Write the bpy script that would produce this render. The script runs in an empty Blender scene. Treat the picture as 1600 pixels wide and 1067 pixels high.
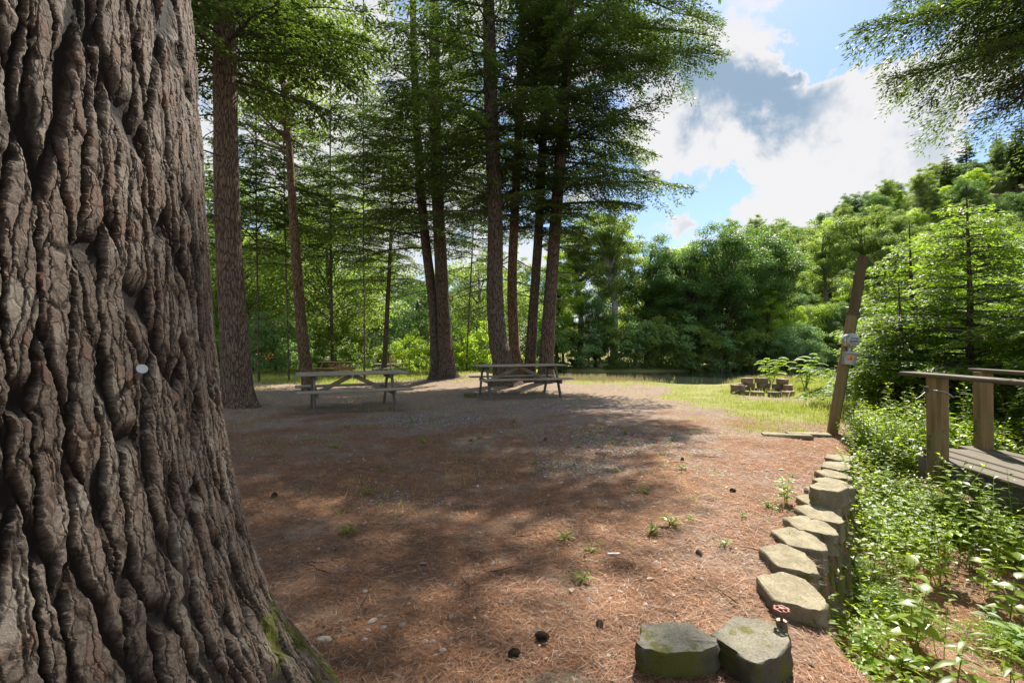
import bpy, math, random
import numpy as np
from mathutils import Vector
R = math.radians
SC = bpy.context.scene
COL = SC.collection
# ---------------------------------------------------------------- camera, sky, sun
EYE = 1.28
cam = bpy.data.cameras.new('camera'); cam.lens = 16.65; cam.sensor_width = 36
cam.clip_start = 0.05; cam.clip_end = 3000
co = bpy.data.objects.new('camera', cam); COL.objects.link(co)
co.location = (0, 0, EYE); co.rotation_euler = (R(90.5), 0, 0)
SC.camera = co
SUN_AZ, SUN_EL = R(26.5), R(50.5)
W = bpy.data.worlds.new("World"); SC.world = W; W.use_nodes = True
sun = bpy.data.lights.new('sun', 'SUN'); sun.energy = 4.4; sun.angle = R(0.5); sun.color = (1, .94, .84)
so = bpy.data.objects.new('sun', sun); COL.objects.link(so)
SD = Vector((math.sin(SUN_AZ)*math.cos(SUN_EL), math.cos(SUN_AZ)*math.cos(SUN_EL), math.sin(SUN_EL)))
so.rotation_euler = (-SD).to_track_quat('-Z', 'Y').to_euler()
so.location = (20, 30, 60)
SC.view_settings.view_transform = 'Standard'; SC.view_settings.look = 'None'
SC.view_settings.exposure = 1.6; SC.view_settings.gamma = 1
SC.cycles.max_bounces = 7; SC.cycles.diffuse_bounces = 4; SC.cycles.transmission_bounces = 5
SC.cycles.transparent_max_bounces = 4; SC.cycles.glossy_bounces = 2
SC.cycles.use_fast_gi = False

F = 740.0
def P(px, py, d):
    return Vector(((px-800)/F*d, d, EYE + (540-py)/F*d))
def G(px, py, z=0.0):
    d = (EYE-z)*F/(py-540.0)
    return Vector(((px-800)/F*d, d, z))

# ---------------------------------------------------------------- node helpers
class NT:
    def __init__(s, nt): s.nt = nt; nt.nodes.clear()
    def n(s, typ, out=0, props=None, **ins):
        nd = s.nt.nodes.new('ShaderNode'+typ)
        for k, v in (props or {}).items(): setattr(nd, k, v)
        for k, v in ins.items():
            key = int(k[1:]) if k[0] == '_' and k[1:].isdigit() else k.replace('_', ' ')
            sk = nd.inputs[key]
            if isinstance(v, bpy.types.NodeSocket): s.nt.links.new(v, sk)
            else:
                if isinstance(v, (tuple, list)) and len(v) == 3 and sk.type == 'RGBA': v = (*v, 1)
                sk.default_value = v
        return nd.outputs[out]
    def math(s, op, a, b=0.0, c=0.0, clamp=False):
        return s.n('Math', 0, {'operation': op, 'use_clamp': clamp}, _0=a, _1=b, _2=c)
    def mix(s, f, a, b, mode='MIX'):
        nd = s.nt.nodes.new('ShaderNodeMix'); nd.data_type = 'RGBA'; nd.blend_type = mode
        for i, v in ((0, f), (6, a), (7, b)):
            if isinstance(v, bpy.types.NodeSocket): s.nt.links.new(v, nd.inputs[i])
            else: nd.inputs[i].default_value = (*v, 1) if isinstance(v, (tuple, list)) and len(v) == 3 else v
        return nd.outputs[2]
    def ramp(s, f, a, b, lo=0.0, hi=1.0):   # smooth map a..b -> lo..hi
        return s.n('MapRange', 0, {'interpolation_type': 'SMOOTHSTEP'}, _0=f, _1=a, _2=b, _3=lo, _4=hi)
    def map(s, v, scale, loc=(0, 0, 0)):
        return s.n('Mapping', 0, None, Vector=v, Location=loc, Scale=scale)
    def noise(s, v, sc, det=4.0, rough=.55, dist=0.0, out=0):
        return s.n('TexNoise', out, None, Vector=v, Scale=sc, Detail=det, Roughness=rough, Distortion=dist)
    def link(s, a, b): s.nt.links.new(a, b)

def mat(name):
    m = bpy.data.materials.new(name); m.use_nodes = True
    t = NT(m.node_tree); o = m.node_tree.nodes.new('ShaderNodeOutputMaterial')
    return m, t, o

# ---------------------------------------------------------------- world: clear sky with broken cloud
def build_world():
    t = NT(W.node_tree); o = W.node_tree.nodes.new('ShaderNodeOutputWorld')
    sky = t.n('TexSky', 0, {'sky_type': 'NISHITA', 'sun_disc': False, 'sun_elevation': SUN_EL,
              'sun_rotation': SUN_AZ, 'air_density': 1.3, 'dust_density': .6, 'ozone_density': 1.0})
    g = t.n('TexCoord', 0)
    sep = W.node_tree.nodes.new('ShaderNodeSeparateXYZ'); t.link(g, sep.inputs[0])
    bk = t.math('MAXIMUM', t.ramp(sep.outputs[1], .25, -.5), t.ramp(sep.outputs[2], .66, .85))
    sky = t.mix(1.0, sky, t.mix(bk, (.38, .43, .53), (.95, .95, 1.0)), 'MULTIPLY')  # front sky dimmed; unseen sky behind and overhead left bright as fill
    z = t.math('ADD', t.math('MAXIMUM', sep.outputs[2], 0.0), .22)
    cx = t.math('DIVIDE', sep.outputs[0], z); cy = t.math('DIVIDE', sep.outputs[1], z)
    q = t.n('CombineXYZ', 0, None, X=cx, Y=cy, Z=0.0)
    n1 = t.noise(q, 1.5, 9.0, .58, .25)
    n2 = t.noise(t.map(q, (1, 1, 1), (7.3, 2.1, 0)), .9, 3.0, .5)
    wn = t.noise(g, 5.5, 8.0, .62, .3, 1)
    wd = t.n('VectorMath', 0, {'operation': 'SUBTRACT'}, _0=wn, _1=(.5, .5, .5))
    wd = t.n('VectorMath', 0, {'operation': 'SCALE'}, _0=wd, Scale=.34)
    gw = t.n('VectorMath', 0, {'operation': 'NORMALIZE'}, _0=t.n('VectorMath', 0, {'operation': 'ADD'}, _0=g, _1=wd))
    def blob(px, py, rad, amp):
        v = Vector(((px-800)/F, 1, (540-py)/F)).normalized()
        d = t.n('VectorMath', 'Value', {'operation': 'DOT_PRODUCT'}, _0=gw, _1=tuple(v))
        return t.ramp(d, math.cos(R(rad)), 1.0, 0.0, amp)
    n0 = t.noise(g, 5.0, 10.0, .6, .3)
    n4 = t.noise(g, 3.0, 4.0, .5, .2)
    dens = t.math('ADD', t.math('MULTIPLY', n1, .4), t.math('MULTIPLY', n0, .6))
    dens = t.math('ADD', t.math('MULTIPLY', t.math('SUBTRACT', dens, .5), 1.5), .5)
    for b in [(1080, 215, 8, .24), (1170, 260, 8, .24), (1280, 310, 8, .24), (1370, 250, 9, .22), (1440, 150, 8, .18), (1180, 40, 7, .22), (1130, 130, 7, .24), (1260, 50, 4, .2),
              (1045, 335, 2.5, .2), (1500, 262, 2.5, .16), (1500, 170, 6, .16), (1300, 190, 8, .24), (1210, 160, 6, .2), (600, 330, 16, .14), (430, 120, 22, .2), (1340, 20, 7, -.36), (1290, 60, 3, -.1), (1570, 200, 6, -.3), (1085, 290, 5, -.3), (1150, 310, 4, -.25), (1235, 228, 1.5, -.3), (1470, 45, 6, -.15)]:
        dens = t.math('ADD', dens, blob(*b))
    fac = t.ramp(dens, .50, .64)
    core = t.math('MULTIPLY', t.math('SUBTRACT', t.noise(g, 6.5, 7.0, .58, .4), .5), 1.5)
    core = t.math('ADD', core, .12)
    for b in [(1110, 115, 9, .55), (1180, 150, 8, .5), (1430, 195, 6, .25), (1310, 210, 4, .1), (1190, 20, 5, -.5), (1300, 310, 7, -.35), (1080, 215, 6, -.5), (1180, 260, 6, -.4), (1370, 130, 6, -.3)]:
        core = t.math('ADD', core, blob(*b))
    core = t.math('MULTIPLY', t.ramp(core, .05, .8), t.ramp(dens, .58, .8))
    lit = t.mix(bk, (3.05, 2.97, 2.9), t.mix(t.ramp(sep.outputs[2], .3, .85), (3.8, 3.7, 3.6), (9.5, 9.2, 8.8)))      # unseen clouds behind and overhead brightened as added fill light
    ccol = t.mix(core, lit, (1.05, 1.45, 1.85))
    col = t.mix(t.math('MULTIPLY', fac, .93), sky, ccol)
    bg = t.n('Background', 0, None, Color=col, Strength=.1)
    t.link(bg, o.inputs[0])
build_world()

# ---------------------------------------------------------------- numpy noise and terrain
def vnoise(x, y, s=0):
    xi = np.floor(x).astype(np.int64); yi = np.floor(y).astype(np.int64)
    xf = x-xi; yf = y-yi; xf = xf*xf*(3-2*xf); yf = yf*yf*(3-2*yf)
    def h(a, b):
        v = np.sin(a*127.1+b*311.7+s*74.7)*43758.5453
        return v-np.floor(v)
    return (h(xi, yi)*(1-xf)+h(xi+1, yi)*xf)*(1-yf)+(h(xi, yi+1)*(1-xf)+h(xi+1, yi+1)*xf)*yf
def fbm(x, y, s=0, o=4):
    r = 0; a = .5; t = 0
    for i in range(o): r = r+a*vnoise(x*2**i, y*2**i, s+i*17); t += a; a *= .5
    return r/t
def ss(x, a, b):
    t = np.clip((x-a)/(b-a), 0, 1); return t*t*(3-2*t)
WY = [-6, 1.2, 1.95, 2.27, 2.57, 2.82, 3.06, 3.26, 3.5, 4.0, 4.3, 5.3, 6.0, 7.0, 9.0]
WX = [1.5, 1.3, 1.35, 1.43, 1.63, 1.84, 2.05, 2.24, 2.40, 2.83, 3.05, 3.75, 4.15, 5.0, 6.6]
def xwall(y): return np.interp(np.asarray(y)/1.05, WY, WX)*1.05
def bank(x): return 18.0+ss(-x, -1, 4)*11+1.5*np.sin(x*.25)+-3.6*np.exp(-((x-6.3)/2.4)**2)
def H(x, y):
    x = np.asarray(x, float); y = np.asarray(y, float)
    h = (fbm(x*.6, y*.6, 3)-.5)*.09+(fbm(x*3, y*3, 9, 3)-.5)*.03*ss(25-y, 0, 5)
    s = ss(x-xwall(y), -.02, .14)*ss(6.6-y, 0, 2.2)
    low = -.44-.05*(x-xwall(y)).clip(0, 3)+(fbm(x*1.3, y*1.3, 5)-.5)*.15+.22*ss(x-xwall(y), .4, 2.2)*ss(y, 1.6, 4)
    h = h*(1-s)+low*s
    h = h-.45*ss(y, 11, 17)*ss(-x, 1, 5)*0.6
    h = h+.12*np.exp(-((x+2.6)**2+(y-19)**2)/6)+.1*np.exp(-((x-.4)**2+(y-15.2)**2)/5)
    b = ss(y-bank(x), -.5, 3.5)
    h = h*(1-b)-2.6*b
    far = ss(y+2*np.sin(x*.13), 50, 55)
    h = h*(1-far)+(-1.15+.9*ss(y,60,72)+(fbm(x*.1, y*.1, 8)-.5)*1.0)*far
    hill = ss(y, 60, 118)*(np.clip(6+.335*(x-14), 0, 60)+4*(fbm(x*.03, y*.03, 2)-.5))*ss(x, -20, 40)
    h = h+hill
    return h
def hz(x, y): return float(H(np.array([x]), np.array([y]))[0])

# masks: grass, gravel
def m_grass(x, y):
    n = fbm(x*.7, y*.7, 31)
    rt = ss(x-(3.4+(np.abs(y-8.5))*.12+(n-.5)*2.2), -.2, .9)*ss(y, 7.2, 8.6)
    band = ss(y+(n-.5)*3, 14.6, 16.5)*ss(x, 1.2, 2.4)
    patch = ss(n, .5, .62)*ss(y, 9, 10)*ss(x, 1.6, 3.2)*.8*ss(-y, -12, -10.6)
    lft = ss(-x, 1.0, 3)*ss(y+(n-.5)*7, 17.5, 21.5)
    far = ss(y, 23, 26)
    sm = ss(n, .6, .72)*.35*ss(y, 4, 6)
    clr = 1-.85*np.exp(-((x-6.4)/1.3)**2-((y-11.5)/.8)**2)
    return np.clip(np.maximum.reduce([rt*clr, band, patch, lft, far, sm]), 0, 1)
def m_gravel(x, y):
    n = fbm(x*.9+3, y*.9, 41); n2 = fbm(x*2.6, y*2.6, 44); p = 0
    for (cx, cy, rx, ry, a) in [(1.7, 6.3, 1.5, 1.3, 1), (.7, 5.0, .9, .6, .7), (-1.4, 8.3, 2.0, 1.0, .9), (-.6, 4.1, .7, .5, .6), (1.2, 9.8, 2.6, 1.5, .8), (-2.3, 5.0, .8, .7, .45), (2.6, 4.6, .5, .6, .5)]:
        p = np.maximum(p, a*np.exp(-((x-cx)/rx)**2-((y-cy)/ry)**2))
    return np.clip(ss(n*.5+n2*.5+p*.35, .56, .78)*(.15+p), 0, 1)

# ---------------------------------------------------------------- object helpers
def tag(o, label=None, cat=None, group=None, kind=None):
    if label: o['label'] = label
    if cat: o['category'] = cat
    if group: o['group'] = group
    if kind: o['kind'] = kind
    return o
def empty(name, loc, label, cat, group=None, rz=0):
    o = bpy.data.objects.new(name, None); COL.objects.link(o)
    o.location = loc; o.rotation_euler = (0, 0, rz); o.empty_display_size = .1
    return tag(o, label, cat, group)
def copy_tree(o, loc=None, rz=None, sc=None, label=None, group=None, parent=None):
    c = o.copy(); COL.objects.link(c)
    if parent is not None: c.parent = parent
    if loc is not None: c.location = loc
    if rz is not None: c.rotation_euler = (0, 0, rz)
    if sc is not None: c.scale = sc if isinstance(sc, tuple) else (sc, sc, sc)
    if label: c['label'] = label
    if group: c['group'] = group
    for ch in list(o.children): copy_tree(ch, parent=c)
    return c

class MB:
    def __init__(s): s.V = []; s.Fc = []; s.T = []; s.n = 0
    def add(s, v, f, tint=None):
        v = np.asarray(v, float).reshape(-1, 3); f = np.asarray(f, np.int64)
        if len(v) == 0 or len(f) == 0: return s
        s.V.append(v); s.Fc.append(f+s.n)
        t = np.full(len(f), .5) if tint is None else (np.full(len(f), tint) if np.isscalar(tint) else np.asarray(tint))
        s.T.append(t); s.n += len(v)
        return s
    def mesh(s, name, mats, smooth=False):
        me = bpy.data.meshes.new(name)
        V = np.concatenate(s.V) if s.V else np.zeros((0, 3))
        me.vertices.add(len(V)); me.vertices.foreach_set('co', V.astype(np.float32).ravel())
        loops = np.concatenate([f.ravel() for f in s.Fc]); tot = np.concatenate([np.full(len(f), f.shape[1]) for f in s.Fc])
        st = np.concatenate([[0], np.cumsum(tot)[:-1]])
        me.loops.add(len(loops)); me.loops.foreach_set('vertex_index', loops.astype(np.int32))
        me.polygons.add(len(tot)); me.polygons.foreach_set('loop_start', st.astype(np.int32))
        me.polygons.foreach_set('loop_total', tot.astype(np.int32))
        if smooth: me.polygons.foreach_set('use_smooth', np.ones(len(tot), bool))
        a = me.attributes.new('tint', 'FLOAT', 'FACE'); a.data.foreach_set('value', np.concatenate(s.T).astype(np.float32))
        for m in (mats if isinstance(mats, (list, tuple)) else [mats]): me.materials.append(m)
        me.update(calc_edges=True); me.validate()
        return me
    def build(s, name, mats, parent=None, smooth=False):
        o = bpy.data.objects.new(name, s.mesh(name, mats, smooth)); COL.objects.link(o)
        if parent is not None: o.parent = parent
        return o
    # shapes
    def tube(s, pts, rad, seg=8, caps=True, wob=0.0, rng=None, tint=.5, flut=0.0):
        pts = np.asarray([tuple(p) for p in pts], float); n = len(pts)
        rad = np.full(n, rad) if np.isscalar(rad) else np.asarray(rad, float)
        d = np.gradient(pts, axis=0); d /= np.linalg.norm(d, axis=1)[:, None]+1e-9
        ref = np.array([1, 0, 0.]) if abs(d[:, 0]).mean() < .7 else np.array([0, 1., 0])
        u = np.cross(d, ref); u /= np.linalg.norm(u, axis=1)[:, None]; w = np.cross(d, u)
        a = np.linspace(0, 2*np.pi, seg, endpoint=False)
        rr = rad[:, None]*np.ones(seg)[None]
        if wob and rng is not None: rr = rr*(1+wob*(rng.random((n, seg))-.5))
        if not np.isscalar(flut): rr = rr*(1+np.asarray(flut)[:, None]*np.cos(a*5+1.3)[None]+.6*np.asarray(flut)[:, None]*np.cos(a*3)[None])
        v = pts[:, None]+rr[..., None]*(np.cos(a)[None, :, None]*u[:, None]+np.sin(a)[None, :, None]*w[:, None])
        i = np.arange(n-1)[:, None]*seg; j = np.arange(seg)[None]; k = (j+1) % seg
        f = np.stack([i+j, i+k, i+k+seg, i+j+seg], -1).reshape(-1, 4)
        v = v.reshape(-1, 3)
        s.add(v, f, tint)
        if caps:
            for b in (0, n-1):
                c = pts[b]; ring = v[b*seg:(b+1)*seg]
                vv = np.vstack([ring, c]); jj = np.arange(seg); kk = (jj+1) % seg
                ff = np.stack([jj, kk, np.full(seg, seg)], -1)
                if b == 0: ff = ff[:, ::-1]
                s.add(vv, ff, tint)
        return s
    def box(s, c, size, rot=None, bev=.004, jit=0.0, rng=None, tint=.5):
        # box with chamfered long edges; rot is a Matrix 3x3
        hx, hy, hz_ = size[0]/2, size[1]/2, size[2]/2; b = min(bev, hx*.4, hy*.4, hz_*.4)
        ax = int(np.argmax(size)); o1, o2 = [i for i in range(3) if i != ax]
        h = [hx, hy, hz_]
        prof = [(-h[o1]+b, -h[o2]), (h[o1]-b, -h[o2]), (h[o1], -h[o2]+b), (h[o1], h[o2]-b), (h[o1]-b, h[o2]), (-h[o1]+b, h[o2]), (-h[o1], h[o2]-b), (-h[o1], -h[o2]+b)]
        L = [-h[ax], -h[ax]*.33, h[ax]*.33, h[ax]]
        v = np.zeros((4, 8, 3))
        for i, l in enumerate(L):
            for j, (p, q) in enumerate(prof): v[i, j, ax] = l; v[i, j, o1] = p; v[i, j, o2] = q
        v = v.reshape(-1, 3)
        if jit and rng is not None: v = v+(rng.random(v.shape)-.5)*jit
        if rot is not None: v = v@np.array(rot).T
        v = v+np.array(tuple(c))
        f = []
        for i in range(3):
            for j in range(8): k = (j+1) % 8; f.append((i*8+j, i*8+k, (i+1)*8+k, (i+1)*8+j))
        s.add(v, f, tint)
        s.add(v[[7, 6, 5, 4, 3, 2, 1, 0]], [tuple(range(8))], tint); s.add(v[24:32], [tuple(range(8))], tint)
        return s
    def prism(s, poly, z0, z1, rng=None, jit=0.0, bev=.012, tint=.5, levels=3):
        p = np.asarray(poly, float); n = len(p); c = p.mean(0)
        rows = [(z0, 1.0)]+[(z0+(z1-z0)*(i+1)/(levels+1), 1.0) for i in range(levels)]+[(z1-bev, 1.0), (z1, 1-bev/.14)]
        v = []
        for i, (z, k) in enumerate(rows):
            q = c+(p-c)*k
            if jit and rng is not None:
                q = q+(rng.random(q.shape)-.5)*jit*(1.0 if i < len(rows)-1 else .4)
            zz = np.full((n, 1), z)+(((rng.random((n, 1))-.5)*jit*.35) if rng is not None else 0)
            v.append(np.hstack([q, zz]))
        v = np.vstack(v); m = len(rows); f = []
        for i in range(m-1):
            for j in range(n): k = (j+1) % n; f.append((i*n+j, i*n+k, (i+1)*n+k, (i+1)*n+j))
        s.add(v, f, tint)
        # top: inner ring and centre fan
        top = v[(m-1)*n:]; ct = top.mean(0); inner = ct+(top-ct)*.55
        if rng is not None: inner[:, 2] += (rng.random(n)-.5)*jit*.5
        vv = np.vstack([top, inner, ct]); f4 = [(j, (j+1) % n, n+(j+1) % n, n+j) for j in range(n)]
        s.add(vv, f4, tint); s.add(vv, [(n+j, n+(j+1) % n, 2*n) for j in range(n)], tint)
        s.add(v[:n][::-1], [tuple(range(n))], tint)
        return s

def norm(a): return a/(np.linalg.norm(a, axis=-1, keepdims=True)+1e-9)
def leaf4(mb, Pp, D, U, L, Wd, tint, fold=.15):
    D = norm(D); S = norm(np.cross(D, U)); N = np.cross(S, D)
    L = np.asarray(L).reshape(-1, 1)*np.ones((len(Pp), 1)); Wd = np.asarray(Wd).reshape(-1, 1)*np.ones((len(Pp), 1))
    v = np.stack([Pp, Pp+D*L*.45+S*Wd/2+N*Wd*fold, Pp+D*L, Pp+D*L*.45-S*Wd/2+N*Wd*fold], 1)
    f = np.arange(len(Pp)*4).reshape(-1, 4)
    mb.add(v.reshape(-1, 3), f, tint)
def leafgrid(mb, Pp, D, U, L, Wd, tint, arch=.25, prof=(.12, .8, 1.0, .7, .06), fold=.12):
    D = norm(D); S = norm(np.cross(D, U)); N = np.cross(S, D); n = len(Pp)
    L = np.asarray(L).reshape(-1, 1)*np.ones((n, 1)); Wd = np.asarray(Wd).reshape(-1, 1)*np.ones((n, 1)); r = len(prof)
    rows = []
    for i, w in enumerate(prof):
        t = i/(r-1); c = Pp+D*L*t-N*L*arch*t*t
        rows += [c+S*Wd*w/2+N*Wd*fold*w, c, c-S*Wd*w/2+N*Wd*fold*w]
    v = np.stack(rows, 1).reshape(-1, 3); b = (np.arange(n)*3*r)[:, None]; fs = []
    for i in range(r-1):
        for c in (0, 1): fs.append(np.stack([b[:, 0]+i*3+c, b[:, 0]+i*3+c+1, b[:, 0]+i*3+c+4, b[:, 0]+i*3+c+3], -1))
    f = np.stack(fs, 1).reshape(-1, 4)
    mb.add(v, f, np.repeat(np.asarray(tint)*np.ones(n), 2*(r-1)))

# ---------------------------------------------------------------- materials
def leaf_mat(name, c1, c2, trans, tw=.45, rough=.5):
    m, t, o = mat(name)
    a = t.n('Attribute', 2, {'attribute_name': 'tint'})
    rnd = t.n('ObjectInfo', 5)
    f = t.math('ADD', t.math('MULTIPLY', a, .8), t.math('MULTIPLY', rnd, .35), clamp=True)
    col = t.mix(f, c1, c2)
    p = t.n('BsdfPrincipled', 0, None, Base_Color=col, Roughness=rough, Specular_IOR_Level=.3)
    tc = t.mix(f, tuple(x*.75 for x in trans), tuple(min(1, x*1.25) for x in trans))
    tr = t.n('BsdfTranslucent', 0, None, Color=tc)
    t.link(t.n('MixShader', 0, None, _0=tw, _1=p, _2=tr), o.inputs[0])
    return m
M = {}
M['hem'] = leaf_mat('hemlock_needles', (.026, .048, .014), (.082, .118, .028), (.12, .19, .02), .42)
M['hem2'] = leaf_mat('hemlock_needles_fresh', (.045, .10, .012), (.13, .20, .022), (.30, .46, .03), .52)
M['maple'] = leaf_mat('maple_leaves', (.06, .10, .016), (.15, .20, .035), (.27, .38, .045), .5)
M['lime'] = leaf_mat('bright_leaves', (.11, .18, .012), (.22, .31, .025), (.48, .66, .04), .52, .4)
M['dark'] = leaf_mat('dark_leaves', (.04, .085, .02), (.09, .155, .03), (.15, .28, .03), .45)
M['pale'] = leaf_mat('pale_leaves', (.10, .17, .06), (.19, .28, .10), (.28, .46, .10), .45)
M['weed'] = leaf_mat('weed_leaves', (.07, .13, .012), (.19, .25, .022), (.44, .58, .035), .5, .38)
M['grass'] = leaf_mat('grass_blades', (.10, .14, .02), (.32, .30, .10), (.36, .42, .07), .45)
M['straw'] = leaf_mat('dry_grass', (.25, .2, .1), (.42, .34, .2), (.3, .25, .12), .3)
M['red'] = leaf_mat('red_petals', (.5, .02, .04), (.6, .05, .08), (.5, .03, .03), .3)

def bark_mat(name, c1, c2, c3, sc=1.0, bump=.6):
    m, t, o = mat(name); v = t.n('TexCoord', 3)
    sc = sc*1.9; w = t.map(v, (sc, sc, sc*.16))
    nz = t.noise(w, 9, 3, .6); 
    vor = t.n('TexVoronoi', 0, {'feature': 'DISTANCE_TO_EDGE'}, Vector=t.mix(.12, w, t.noise(w, 7, 2, .5, 0, 1)), Scale=17.0)
    h1 = t.ramp(vor, 0, .22); fine = t.noise(t.map(v, (sc, sc, sc*.6)), 60, 4, .65)
    col = t.mix(t.ramp(nz, .3, .7), c1, c2); col = t.mix(t.ramp(fine, .35, .7), col, c3)
    col = t.mix(h1, tuple(x*.5 for x in c1), col)
    hh = t.math('ADD', h1, t.math('MULTIPLY', fine, .6))
    bm = t.n('Bump', 0, None, Strength=bump, Distance=.03, Height=hh)
    p = t.n('BsdfPrincipled', 0, None, Base_Color=col, Roughness=.9, Specular_IOR_Level=.15, Normal=bm)
    t.link(p, o.inputs[0]); return m
M['bark'] = bark_mat('hemlock_bark', (.07, .047, .033), (.125, .085, .06), (.19, .145, .11))
M['bark_warm'] = bark_mat('warm_brown_bark', (.10, .065, .045), (.165, .11, .075), (.22, .165, .12))
M['bark_red'] = bark_mat('ruddy_bark', (.10, .055, .03), (.17, .095, .05), (.23, .16, .10))
M['bark_grey'] = bark_mat('grey_bark', (.12, .11, .09), (.2, .19, .16), (.3, .28, .25), .8)
M['bark_pale'] = bark_mat('pale_bark', (.25, .23, .19), (.38, .36, .31), (.45, .43, .38), .6, .3)
M['twig'] = bark_mat('twig_bark', (.06, .045, .035), (.10, .08, .06), (.14, .12, .1), 1, .3)

def near_bark():
    m, t, o = mat('deep_furrowed_pine_bark')
    v = t.n('Attribute', 1, {'attribute_name': 'bark'})
    wz = t.noise(t.map(v, (1, 1, .45)), 6, 3, .55, 0, 1); wf = t.noise(v, 22, 3, .6, 0, 1)
    def warp(a, n, k):
        d = t.n('VectorMath', 0, {'operation': 'SUBTRACT'}, _0=n, _1=(.5, .5, .5))
        d = t.n('VectorMath', 0, {'operation': 'SCALE'}, _0=d, Scale=k)
        return t.n('VectorMath', 0, {'operation': 'ADD'}, _0=a, _1=d)
    wh = t.noise(v, 75, 3, .6, 0, 1)
    vw = warp(warp(warp(v, wz, .030), wf, .022), wh, .008)
    e1 = t.n('TexVoronoi', 0, {'feature': 'DISTANCE_TO_EDGE'}, Vector=t.map(vw, (34, 1, 4.8)), Scale=1.0, Randomness=1.0)
    e1b = t.n('TexVoronoi', 0, {'feature': 'DISTANCE_TO_EDGE'}, Vector=t.map(vw, (66, 1, 13), (1, .3, 2)), Scale=1.0, Randomness=1.0)
    e2 = t.n('TexVoronoi', 0, {'feature': 'DISTANCE_TO_EDGE'}, Vector=t.map(vw, (85, 1, 42), (3, .5, 1)), Scale=1.0)
    cellv = t.n('TexVoronoi', 1, {'feature': 'F1'}, Vector=t.map(vw, (85, 1, 42), (3, .5, 1)), Scale=1.0)
    cs = t.n('SeparateColor', 0, None, Color=cellv)
    fine = t.noise(v, 190, 6, .8); med = t.noise(t.map(v, (1, 1, .8)), 60, 6, .8)
    h1 = t.ramp(e1, .015, .13); h1b = t.ramp(e1b, .0, .10); h2 = t.ramp(e2, 0, .12)
    low = t.noise(t.map(v, (1, 1, .4)), 8, 2, .5)
    h = t.math('MULTIPLY', h1, .72)
    h = t.math('ADD', h, t.math('MULTIPLY', t.math('MULTIPLY', h1b, h1), .30))
    h = t.math('ADD', h, t.math('MULTIPLY', t.math('MULTIPLY', h2, h1), .08))
    h = t.math('ADD', h, t.math('MULTIPLY', t.math('MULTIPLY', cs, h1), .22))
    h = t.math('ADD', h, t.math('MULTIPLY', med, .24)); h = t.math('ADD', h, t.math('MULTIPLY', fine, .26)); h = t.math('ADD', h, t.math('MULTIPLY', low, .05))
    base = t.mix(t.ramp(fine, .3, .7), (.045, .034, .026), (.16, .125, .098))
    rnd = t.n('SeparateColor', 0, None, Color=cellv)
    base = t.mix(t.ramp(rnd, .7, .98, 0, .7), base, (.13, .08, .055))
    base = t.mix(t.ramp(t.noise(v, 14, 3, .6), .48, .68, 0, .7), base, (.22, .195, .16))
    furrow = t.math('MULTIPLY', t.math('MULTIPLY', h1, t.ramp(h1b, 0, 1, .3, 1)), t.ramp(h2, 0, 1, .6, 1))
    col = t.mix(furrow, (.009, .006, .004), base)
    sep = m.node_tree.nodes.new('ShaderNodeSeparateXYZ'); t.link(v, sep.inputs[0])
    mz = t.ramp(sep.outputs[2], 1.25, .6); mu = t.ramp(sep.outputs[0], .05, .6)
    mn = t.noise(v, 11, 4, .65)
    mm = t.ramp(t.math('ADD', mn, t.math('MULTIPLY', t.math('MULTIPLY', mz, mu), .32)), .77, .88)
    moss = t.mix(fine, (.035, .042, .008), (.11, .11, .02))
    col = t.mix(mm, col, moss)
    h = t.math('ADD', h, t.math('MULTIPLY', mm, .12))
    p = t.n('BsdfPrincipled', 0, None, Base_Color=col, Roughness=.85, Specular_IOR_Level=.2)
    t.link(p, o.inputs[0])
    d = t.n('Displacement', 0, None, Height=h, Midlevel=.8, Scale=.0095)
    t.link(d, o.inputs[2]); m.displacement_method = 'BOTH'
    return m
M['near_bark'] = near_bark()

def wood_mat(name, c1, c2, c3, axis=0, moss=0.0, rough=.8):
    m, t, o = mat(name); v = t.n('TexCoord', 3)
    sc = [26, 26, 26]; sc[axis] = 1.6
    g = t.noise(t.map(v, tuple(sc)), 1.0, 6, .65, .6); b = t.noise(v, 3.5, 4, .6); fn = t.noise(t.map(v, tuple(x*5 for x in sc)), 1.0, 3, .6)
    col = t.mix(t.ramp(g, .3, .7), c1, c2); col = t.mix(t.ramp(b, .4, .7, 0, .7), col, c3)
    crack = t.ramp(g, .28, .36); col = t.mix(crack, tuple(x*.4 for x in c1), col)
    rnd = t.n('ObjectInfo', 5); col = t.mix(t.ramp(rnd, 0, 1, 0, .25), col, tuple(x*.7 for x in c2))
    if moss: col = t.mix(t.ramp(t.noise(v, 7, 5, .65), .68-moss, .78-moss), col, (.07, .085, .02))
    bm = t.n('Bump', 0, None, Strength=.5, Distance=.006, Height=t.math('ADD', g, t.math('MULTIPLY', fn, .4)))
    p = t.n('BsdfPrincipled', 0, None, Base_Color=col, Roughness=rough, Specular_IOR_Level=.25, Normal=bm)
    t.link(p, o.inputs[0]); return m
M['wgrey'] = wood_mat('weathered_grey_wood', (.17, .135, .095), (.35, .29, .21), (.24, .20, .13), 0, .0)
M['wleg'] = wood_mat('dark_weathered_wood', (.09, .075, .06), (.17, .145, .115), (.11, .11, .075), 2, .06)
M['wbrown'] = wood_mat('ruddy_wood', (.22, .10, .05), (.38, .21, .11), (.33, .24, .16), 0)
M['wpost'] = wood_mat('mossy_post_wood', (.055, .036, .018), (.12, .08, .04), (.08, .07, .025), 2, .12)
M['wpost2'] = wood_mat('treated_post_wood', (.12, .075, .03), (.25, .165, .075), (.16, .14, .05), 2, .10)
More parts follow.
